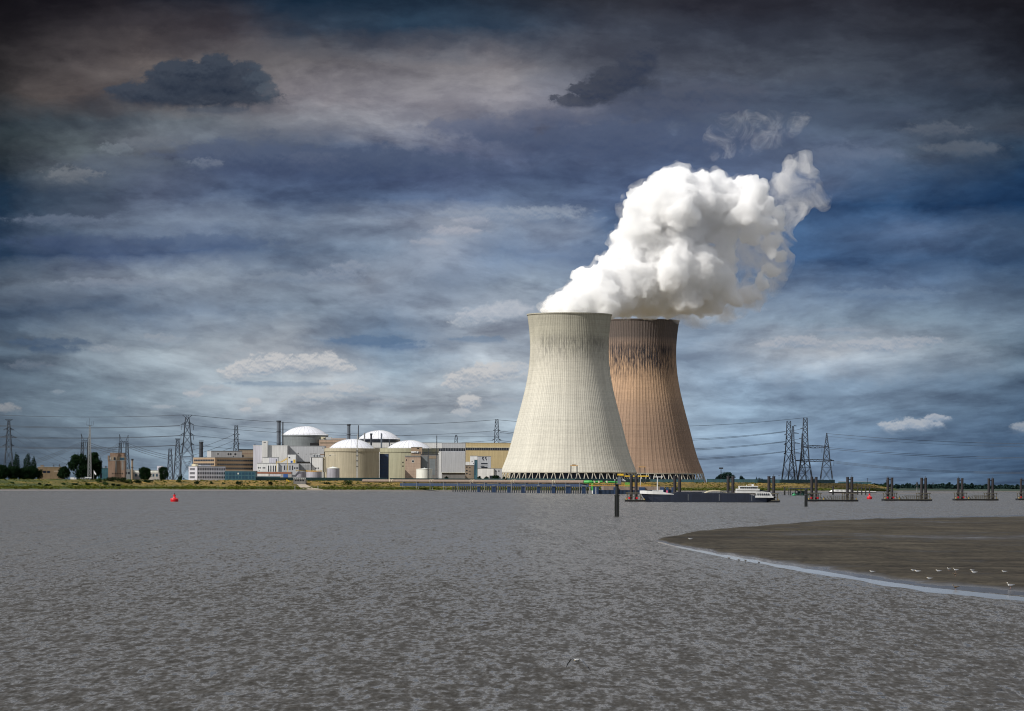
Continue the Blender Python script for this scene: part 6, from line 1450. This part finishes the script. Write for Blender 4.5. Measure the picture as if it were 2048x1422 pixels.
# ------------------------------------------------------------------ barge
BD = 1400; bs = BD/FPX; bx = lambda px: (px-1281)*bs; bz = lambda py: (968-py)*bs+HC + 0
def bzz(px, py): return Z(px, py, BD)
t_ = thing('river_barge', 'dark blue river barge with a white bow and white wheelhouse moored at the pontoons', 'barge', (X(1281, BD), BD-4.2, 0)); L = bx(1551)
st = [(0, .15, .1, 4.0), (.9, 1.3, .5, 3.95), (2.4, 2.6, 1.6, 3.85), (5, 3.6, 3.0, 3.8), (9, 4.1, 4.0, 3.75), (14, 4.2, 4.2, 3.7), (L*.5, 4.2, 4.2, 3.62), (L*.80, 4.2, 4.2, 3.5), (L*.84, 4.2, 4.2, 2.5), (L*.93, 4.1, 3.6, 2.3), (L*.985, 3.7, 2.4, 2.3), (L, 3.2, 1.6, 2.3)]
m = MB()
for x, w, wb, zt in st:
    rake = 2.6*max(0, 1-x/5.0); rs = -3.6*max(0, (x-L*.93)/(L*.07))
    for sg in (1, -1): m.v += [(x, 4.2-sg*w, zt), (x+rake*.35+rs*.3, 4.2-sg*(w*.6+wb*.4), zt*.55), (x+rake+rs, 4.2-sg*wb, -.05), (x+rake+rs+.3, 4.2-sg*wb*.8, -1.0)]
for i in range(len(st)-1):
    a, b_ = i*8, (i+1)*8
    for k in range(3): m.f += [(a+k, a+k+1, b_+k+1, b_+k), (a+4+k, b_+4+k, b_+5+k, a+5+k)]
    m.f += [(a, b_, b_+4, a+4)]
m.f += [(0,4,5,1),(1,5,6,2),(2,6,7,3)]; e = (len(st)-1)*8; m.f += [(e,e+1,e+5,e+4),(e+1,e+2,e+6,e+5),(e+2,e+3,e+7,e+6)]
hull = m.build('hull', 'hull_blue', t_)
m = MB(); 
for x in (bx(1375), bx(1437), bx(1502)): m.box(x, x+.14, -.04, .05, .6, 3.3)
m.build('draught_mark', 'galvanised', hull)
m = MB(); m.box(bx(1347), bx(1509), .02, .35, 3.55, 3.78); m.build('gunwale', 'dark_steel', t_)
# white bow bulwark
B = []
for x, w, zb_, zt in ((-.25,.25,bzz(1281,987.2),bzz(1281,981.2)),(.9,1.55,bzz(1285,987.4),bzz(1285,981)),(2.4,2.85,bzz(1292,987.8),bzz(1292,981.3)),(5,3.8,bzz(1305,988.2),bzz(1305,982)),(8,4.2,bzz(1320,988.6),bzz(1320,983)),(11,4.36,bzz(1335,988.9),bzz(1335,985.8)),(13.6,4.34,bzz(1347,989),bzz(1347,988))): B.append((x, w, zb_, zt))
m = MB()
for x, w, zb_, zt in B:
    for sg in (1, -1): m.v += [(x, 4.2-sg*w, zb_), (x, 4.2-sg*w, zt), (x+.05, 4.2-sg*(w-.18), zt), (x+.05, 4.2-sg*(w-.18), zb_)]
for i in range(len(B)-1):
    a, b_ = i*8, i*8+8
    for k in range(3): m.f += [(a+k, b_+k, b_+k+1, a+k+1), (a+4+k, a+5+k, b_+5+k, b_+4+k)]
m.f += [(0,1,5,4)]; m.build('bow_bulwark', 'boat_white', t_)
x = bx(1315); MB().bar((x,4.2,3.5), (x,4.2,bzz(1315,954)), .3, 10, .2).build('mast', 'boat_white', t_); MB().box(bx(1306.5), bx(1326), 4.05, 4.35, bzz(1315,954.6), bzz(1315,953)).build('mast_spreader', 'boat_white', t_)
MB().box(bx(1305), bx(1313), 2.2, 5.6, 3.7, bzz(1308,980)).build('winch', 'light_steel', t_); MB().box(bx(1317), bx(1326), 2.2, 5.2, 3.7, bzz(1320,979.8)).build('forward_hatch', 'boat_white', t_)
MB().box(bx(1332), bx(1335), 1.4, 2.0, 3.7, bzz(1333,980.8)).build('life_jacket_box', 'pink_cloth', t_)
m = MB(); m.box(bx(1352), bx(1404), .9, 1.1, 3.6, 4.15); m.box(bx(1352), bx(1404), 7.3, 7.5, 3.6, 4.15); m.box(bx(1352), bx(1352)+.2, 1.1, 7.3, 3.6, 4.15); m.build('coaming', 'hull_blue', t_)
xs = np.linspace(1409, 1455, 9); m = MB(); 
for i, x in enumerate(xs):
    z = bzz(x, 985.6-5.6*math.sin(math.pi*min(1, (i+.0)/8)**.85)**.8)
    for y in (.8, 7.6): m.v += [(bx(x), y, z), (bx(x), y, z-.42)]
for i in range(8): a = i*4; b_ = a+4; m.f += [(a, b_, b_+2, a+2), (a, a+1, b_+1, b_), (a+2, b_+2, b_+3, a+3), (a+1, a+3, b_+3, b_+1)]
m.f += [(0,2,3,1),(32,33,35,34)]; m.build('hatch_cover', 'cream_paint', t_)
m = MB()
for k in range(6): x = bx(1440+k*4); m.box(x, x+.35, .7, 1.0, 3.6, 4.7+.2*(k % 2))
m.build('cleat', 'dark_steel', t_); MB().box(bx(1468), bx(1510), .7, 7.7, 3.3, bzz(1490,985.6)).build('engine_casing', 'brown_panel', t_)
MB().box(bx(1472), bx(1510), .5, 7.9, bzz(1490,985.8), bzz(1490,981.2)).build('deckhouse', 'boat_white', t_); MB().box(bx(1472.5), bx(1518), .3, 8.1, bzz(1490,980.8), bzz(1490,977.4)).build('bridge_front', 'boat_white', t_)
wh = MB().box(bx(1478), bx(1514), 1.0, 7.4, bzz(1490,977.4), bzz(1490,974)).build('wheelhouse', 'boat_white', t_)
for k in range(8): MB().box(bx(1479.2+k*4.3), bx(1482.8+k*4.3), .92, 1.1, bzz(1490,977), bzz(1490,974.3)).build('window', 'glass_dark', wh)
MB().box(bx(1477.8), bx(1515), .6, 7.8, bzz(1490,973.9), bzz(1490,971.8)).build('wheelhouse_roof', 'boat_white', t_)
m = MB(); m.box(bx(1503.5), bx(1507), 3, 5, bzz(1490,971.8), bzz(1490,968.4)); m.bar((bx(1493),4,bzz(1490,971.6)), (bx(1493),4,bzz(1490,969.6)), .15); m.box(bx(1496), bx(1504), 3.9, 4.1, bzz(1490,970), bzz(1490,969.4)); m.build('radar', 'boat_white', t_)
ah = MB().add([(bx(1510),.5,2.2),(bx(1545),.9,2.2),(bx(1545),7.5,2.2),(bx(1510),7.9,2.2),(bx(1510),.5,bzz(1512,981.4)),(bx(1539),.9,bzz(1538,984.6)),(bx(1539),7.5,bzz(1538,984.6)),(bx(1510),7.9,bzz(1512,981.4))], [(0,3,2,1),(4,5,6,7),(0,1,5,4),(1,2,6,5),(2,3,7,6),(3,0,4,7)]).build('aft_house', 'boat_white', t_)
for k in range(6): x = 1513.5+k*4.3; MB().box(bx(x), bx(x+2.3), .42+.1*k/6, 1.0, bzz(x, 990.5), bzz(x, 986.8)).build('window', 'glass_dark', ah)
MB().box(bx(1509), bx(1545.5), -.12, .5, bzz(1525,995.2), bzz(1525,992.4)).build('stern_bulwark', 'boat_white', t_); MB().box(bx(1545.2), bx(1546), .3, 8, bzz(1525,995.2), bzz(1525,992.8)).build('stern_bulwark', 'boat_white', t_)
MB().add([(bx(1514),2,bzz(1512,981.2)),(bx(1538),2,bzz(1538,984.4)),(bx(1538),6.4,bzz(1538,984.4)),(bx(1514),6.4,bzz(1512,981.2)),(bx(1514),2,bzz(1512,978)),(bx(1537),2,bzz(1538,983.4)),(bx(1537),6.4,bzz(1538,983.4)),(bx(1514),6.4,bzz(1512,978))], [(4,5,6,7),(0,1,5,4),(1,2,6,5),(2,3,7,6),(3,0,4,7)]).build('stern_awning', 'hull_blue', t_)
# ------------------------------------------------------------------ overhead wires
def wire(label, a, b, sag, r=.20, n=22):
    A, B = P(*a), P(*b); s = (a[2]+b[2])/2/FPX; o = thing_mesh = None
    pts = [A.lerp(B, k/n) - Vector((0, 0, sag*s*4*(k/n)*(1-k/n))) for k in range(n+1)]
    m = MB().tube([p-A for p in pts], r, 3)
    o = m.build('overhead_wire', 'wire_metal', loc=A); tag(o, label, 'wire', 'overhead power line wires')
Wd = 3310
L3 = ('top', 'middle', 'bottom')
wire('top earth wire running from the picture edge to the T topped pylon', (-190,817,3400), (365,830,Wd), 9.5)
for (ya, yb), nm in zip(((838,851),(861,871),(882,890)), L3):
    wire('upper strand of %s conductor pair between the edge pylon and tallest pylon' % nm, (-190,ya,3400), (360,yb,Wd), 9)
    wire('lower strand of %s conductor pair between the edge pylon and tallest pylon' % nm, (-190,ya+2,3380), (360,yb+.6,Wd), 9.6)
wire('top earth wire over the domes from the T topped pylon to the mustard hall', (384,830.5,Wd), (992,839.5,3620), 14)
for y0, y1, nm in ((851,862,'top'),(871,881,'middle'),(890,902,'bottom')):
    wire('%s conductor from the T topped pylon past the domes to the mustard hall' % nm, (388,y0,Wd), (986,y1,3620), 14, .17)
wire('faint second top conductor from the slender annex pylon toward the domes', (474,852,3520), (995,873,3620), 6, .12)
wire('top earth wire from the mustard hall pylon behind the towers to the pylon cluster', (994,839.5,3620), (1609,835.5,3725), 16)
for y0, y1, nm in ((862,863,'top'),(881,883,'middle'),(900,903,'bottom')):
    wire('upper strand of the %s conductor pair between the brown tower and the pylon cluster' % nm, (1000,y0,3620), (1576,y1-1,3740), 18)
    wire('lower strand of the %s conductor pair between the brown tower and the pylon cluster' % nm, (1000,y0+3,3620), (1570,y1+.8,3735), 18.5)
for y, nm in ((858,'top'),(877,'middle'),(897,'bottom')):
    wire('%s short conductor from the flat topped pylon to its thinner neighbour' % nm, (1578,y+4,3740), (1606,y-1,3725), .6)
wire('topmost wire leaving the pointed cluster pylon toward the open water', (1654,867,3730), (2260,886,3500), 9)
wire('second topmost wire leaving the pointed cluster pylon toward the open water', (1656,873,3730), (2260,892,3500), 9, .12)
for k, (y, sg, nm) in enumerate(((895,10,'upper of two close conductors at upper truss beam height'),(898,10,'lower of two close conductors at upper truss beam height'))):
    wire(nm+', leaving toward the open water', (1657,y,3730), (2260,y+17,3500), sg)
for k, (y, nm) in enumerate(((922,'first'),(924,'second'),(926,'third'))):
    wire('%s strand of the low conductor bundle leaving the lower truss beam' % nm, (1668,y,3730), (2260,935+k*1.2,3500), 15, .16)
for k in range(3):
    wire('%s of three steep conductors falling from the tree portal toward the poplars' % ('upper','middle','lower')[k], (162,884+k*3,3350), (66,921+k*3.5,3200), 2.2)
    wire('%s of three steep conductors from the brick tower portal toward the huge trees' % ('upper','middle','lower')[k], (238,886+k*3,3350), (192,911+k*3,3200), 1.4)
    wire('%s of three conductors from the brick tower portal to the short lattice pylon' % ('upper','middle','lower')[k], (257,887+k*4,3350), (338,911+k*4,3260), 2)
    wire('%s of three conductors between the tree portal and the brick tower portal' % ('upper','middle','lower')[k], (179,885+k*4,3350), (238,900+k*4,3340), 2.5)
    wire('%s of three faint conductors from the edge pylon to the huge trees' % ('upper','middle','lower')[k], (28,860+k*15,3400), (146,925+k*8,3300), 4, .12)
    wire('%s of three conductors from the slender annex pylon past the fat chimney' % ('upper','middle','lower')[k], (468,869+k*12,3520), (338,912+k*10,3250), 4)
# ------------------------------------------------------------------ gulls
def loft(mb, rings, n=10):
    o = len(mb.v)
    for x, z, ry, rz in rings:
        for k in range(n): a = 6.2832*k/n; mb.v.append((x, ry*math.cos(a), z+rz*math.sin(a)))
    for i in range(len(rings)-1):
        for k in range(n): mb.f.append((o+i*n+k, o+(i+1)*n+k, o+(i+1)*n+(k+1) % n, o+i*n+(k+1) % n))
    mb.f.append(tuple(o+k for k in range(n))); mb.f.append(tuple(o+(len(rings)-1)*n+k for k in range(n-1, -1, -1)))
def make_gull(body='gull_white', wing='gull_grey', pose='stand', sc=1.0, name='gull', headdown=False):
    """facing -x, feet at z 0"""
    t_ = thing(name, 'x', 'bird', (0,0,0), 0, 'gulls resting on the sandbank'); lg = .15 if pose == 'stand' else .02; zc = lg+.11
    hz = .17 if pose == 'stand' and not headdown else .08
    m = MB(); loft(m, [(.30,zc+.035,.012,.01),(.22,zc+.03,.05,.035),(.12,zc+.01,.085,.075),(.0,zc,.10,.095),(-.10,zc+.02,.085,.09),(-.16,zc+.06,.055,.065),(-.19,zc+.06+hz*.45,.042,.05),(-.205,zc+.03+hz,.045,.05),(-.235,zc+.035+hz,.042,.042),(-.265,zc+.03+hz,.02,.022)])
    m.build('body', body, t_, smooth=True)
    MB().bar((-.26,0,zc+.028+hz), (-.325,0,zc+.012+hz), .014, 6, .006).build('beak', 'beak_yellow', t_)
    for sg in (-1, 1):
        m = MB(); q = []
        for x, w, z0, z1 in ((-.12,.078,.0,.07),(-.02,.108,-.02,.085),(.12,.098,-.005,.075),(.26,.055,.02,.065),(.40,.012,.04,.055)): q += [(x, sg*(w+.012), zc+z0), (x, sg*(w*.55+.012), zc+z1+.03), (x, sg*(w-.02), zc+z0)]
        m.add(q, [f for i in range(4) for f in ((i*3, i*3+3, i*3+4, i*3+1), (i*3+1, i*3+4, i*3+5, i*3+2), (i*3+2, i*3+5, i*3+3, i*3))]); w_ = m.build('wing', wing, t_)
        MB().bar((.26, sg*.045, zc+.05), (.43, sg*.012, zc+.05), .022, 5, .004).build('wing_tip', 'gull_dark', w_)
        MB().add([(-.235, sg*.040, zc+.045+hz), (-.245, sg*.040, zc+.055+hz), (-.255, sg*.037, zc+.045+hz), (-.245, sg*.042, zc+.036+hz)], [(0,1,2,3)]).build('eye', 'gull_dark', t_)
        if pose == 'stand':
            m = MB(); m.bar((.02, sg*.035, 0), (.03, sg*.035, lg+.05), .009, 5); m.add([(.03,sg*.035,.004),(-.05,sg*.035-.025,.004),(-.05,sg*.035+.025,.004),(.03,sg*.035,.012)], [(0,1,2),(0,2,3),(0,3,1),(1,3,2)]); m.build('leg', 'leg_pink', t_)
    return t_
stand = make_gull(); sit = make_gull(pose='sit'); brown = make_gull('gull_brown', 'gull_brown', 'stand'); feed = make_gull('gull_brown', 'gull_brown', 'stand', headdown=True)
def onto(t_, px, py, label, rz, sc=1.0):
    g = G(px, py, .12); t_.location = (g.x, g.y, sand_z(g.x, g.y)); t_.rotation_euler = (0,0,rz); t_.scale = (sc,)*3; t_['label'] = label
from mathutils.bvhtree import BVHTree
_sb = bpy.data.objects['sandbank']; _bvh = BVHTree.FromPolygons([v.co for v in _sb.data.vertices], [tuple(p.vertices) for p in _sb.data.polygons])
def sand_z(x, y):
    h = _bvh.ray_cast(Vector((x, y, 20)), Vector((0,0,-1)))
    return (h[0].z if h[0] is not None else 0.0)
GL = [('sit',1744,1148,'lone white gull sitting nearest the tip side of the flock',.1,1.1),('sit',1826,1147.5,'sitting white gull pressed against a standing one',.3,1.05),('sit',1834.5,1149.5,'white gull with grey back overlapping its sitting neighbour',-.2,1.15),('sit',1858.5,1162,'white gull sitting alone below the pair, close to the water',.15,1.1),
      ('sit',1876.5,1148,'white gull sitting between the close pair and the upright ones',0,1.1),('stand',1897.5,1146,'upright white gull, first of the two standing side by side',.5,.95),('stand',1911,1148,'upright white gull just above the brown one',-.1,1.05),('feed',1910,1156,'brown young gull right below the upright white ones',.2,1.0),
      ('sit',1944,1147,'upper gull of the overlapping pair',.4,1.05),('sit',1948,1151,'lower gull of the overlapping pair, grey backed',-.1,1.15),('sit',2008,1150,'white gull resting apart toward the picture edge',.1,1.05),('stand',2020,1179,'large white gull standing lowest, by the picture edge',.15,1.35),
      ('brown',1911,1176,'dark brown gull standing at the edge of the still shallows',.2,1.15),('sit',1380,1082.5,'lone white gull on the thin tip of the sandbank',0,1.3)]
proto = {'stand': stand, 'sit': sit, 'brown': brown, 'feed': feed}; used = set()
for kind, x, y, lb, rz, sc in GL:
    o = proto[kind] if kind not in used else copy_tree(proto[kind]); used.add(kind); onto(o, x, y, lb, rz, sc*.66)
def make_wader():
    t_ = thing('wader', 'x', 'bird', (0,0,0), 0, 'small waders in the shallows'); m = MB()
    loft(m, [(.12,.17,.008,.008),(.05,.155,.04,.04),(-.02,.15,.05,.05),(-.07,.18,.03,.035),(-.09,.215,.022,.026),(-.11,.22,.02,.02)], 8); m.build('body', 'gull_brown', t_, smooth=True)
    MB().bar((-.11,0,.218), (-.19,0,.20), .006, 5, .003).build('beak', 'gull_dark', t_)
    for sg in (-1, 1): MB().bar((0,sg*.02,-.02), (0,sg*.02,.12), .006, 4).build('leg', 'gull_dark', t_)
    return t_
wd = make_wader()
for i, (x, y, lb) in enumerate(((1458,1120,'small dark wader in the shallows, closest to the sandbank tip'),(1478,1124,'small dark wader second from the sandbank tip'),(1491,1125.5,'small dark wader third from the sandbank tip'),(1518,1129.5,'small dark wader furthest along the edge from the tip'))):
    o = wd if i == 0 else copy_tree(wd); g = G(x, y); o.location = (g.x, g.y, .0); o.rotation_euler = (0,0,.3*i); o.scale = (1.25,)*3; o['label'] = lb
def flying(label, loc, rz, droop, span, bank=0.0):
    t_ = thing('flying_gull', label, 'bird', loc, rz, 'gulls in flight'); t_.rotation_euler = (bank, 0, rz); m = MB()
    loft(m, [(.26,.0,.03,.006),(.20,.0,.04,.02),(.08,0,.065,.06),(-.04,0,.07,.065),(-.14,.012,.048,.048),(-.20,.02,.035,.035),(-.245,.018,.014,.016)]); m.build('body', 'gull_white', t_, smooth=True)
    MB().bar((-.24,0,.018), (-.30,0,.008), .012, 6, .004).build('beak', 'beak_yellow', t_)
    for sg in (-1, 1):
        P_ = [(.0,.05,.03,.15),(-.05,.05+span*.20,.03+droop*.10,.16),(-.06,.05+span*.42,.03-droop*.02,.14),(.03,.05+span*.75,.03-droop*.45,.10),(.14,.05+span,.03-droop*.85,.02)]
        m = MB()
        for x, y, z, c in P_: m.v += [(x-c*.5, sg*y, z), (x+c*.5, sg*y, z-.006), (x, sg*y, z+.016)]
        for i in range(4): a = i*3; m.f += [(a, a+3, a+5, a+2), (a+2, a+5, a+4, a+1), (a+1, a+4, a+3, a)]
        w = m.build('wing', 'gull_white' if droop < .3 else 'gull_grey', t_); x, y, z, c = P_[3]; x2, y2, z2, c2 = P_[4]
        MB().bar((x+.02, sg*(y+.04), z-.02), (x2+.01, sg*(y2+.01), z2-.004), .016, 5, .006).build('wing_tip', 'gull_dark', w)
flying('grey winged gull flapping low over the open water in front', P(1155, 1321, 128), R(62), .42, .46, .1)
p = P(660, 911, 372); flying('white gull gliding high in front of the tan reactor drum', p, R(80), .12, .62, -.15)
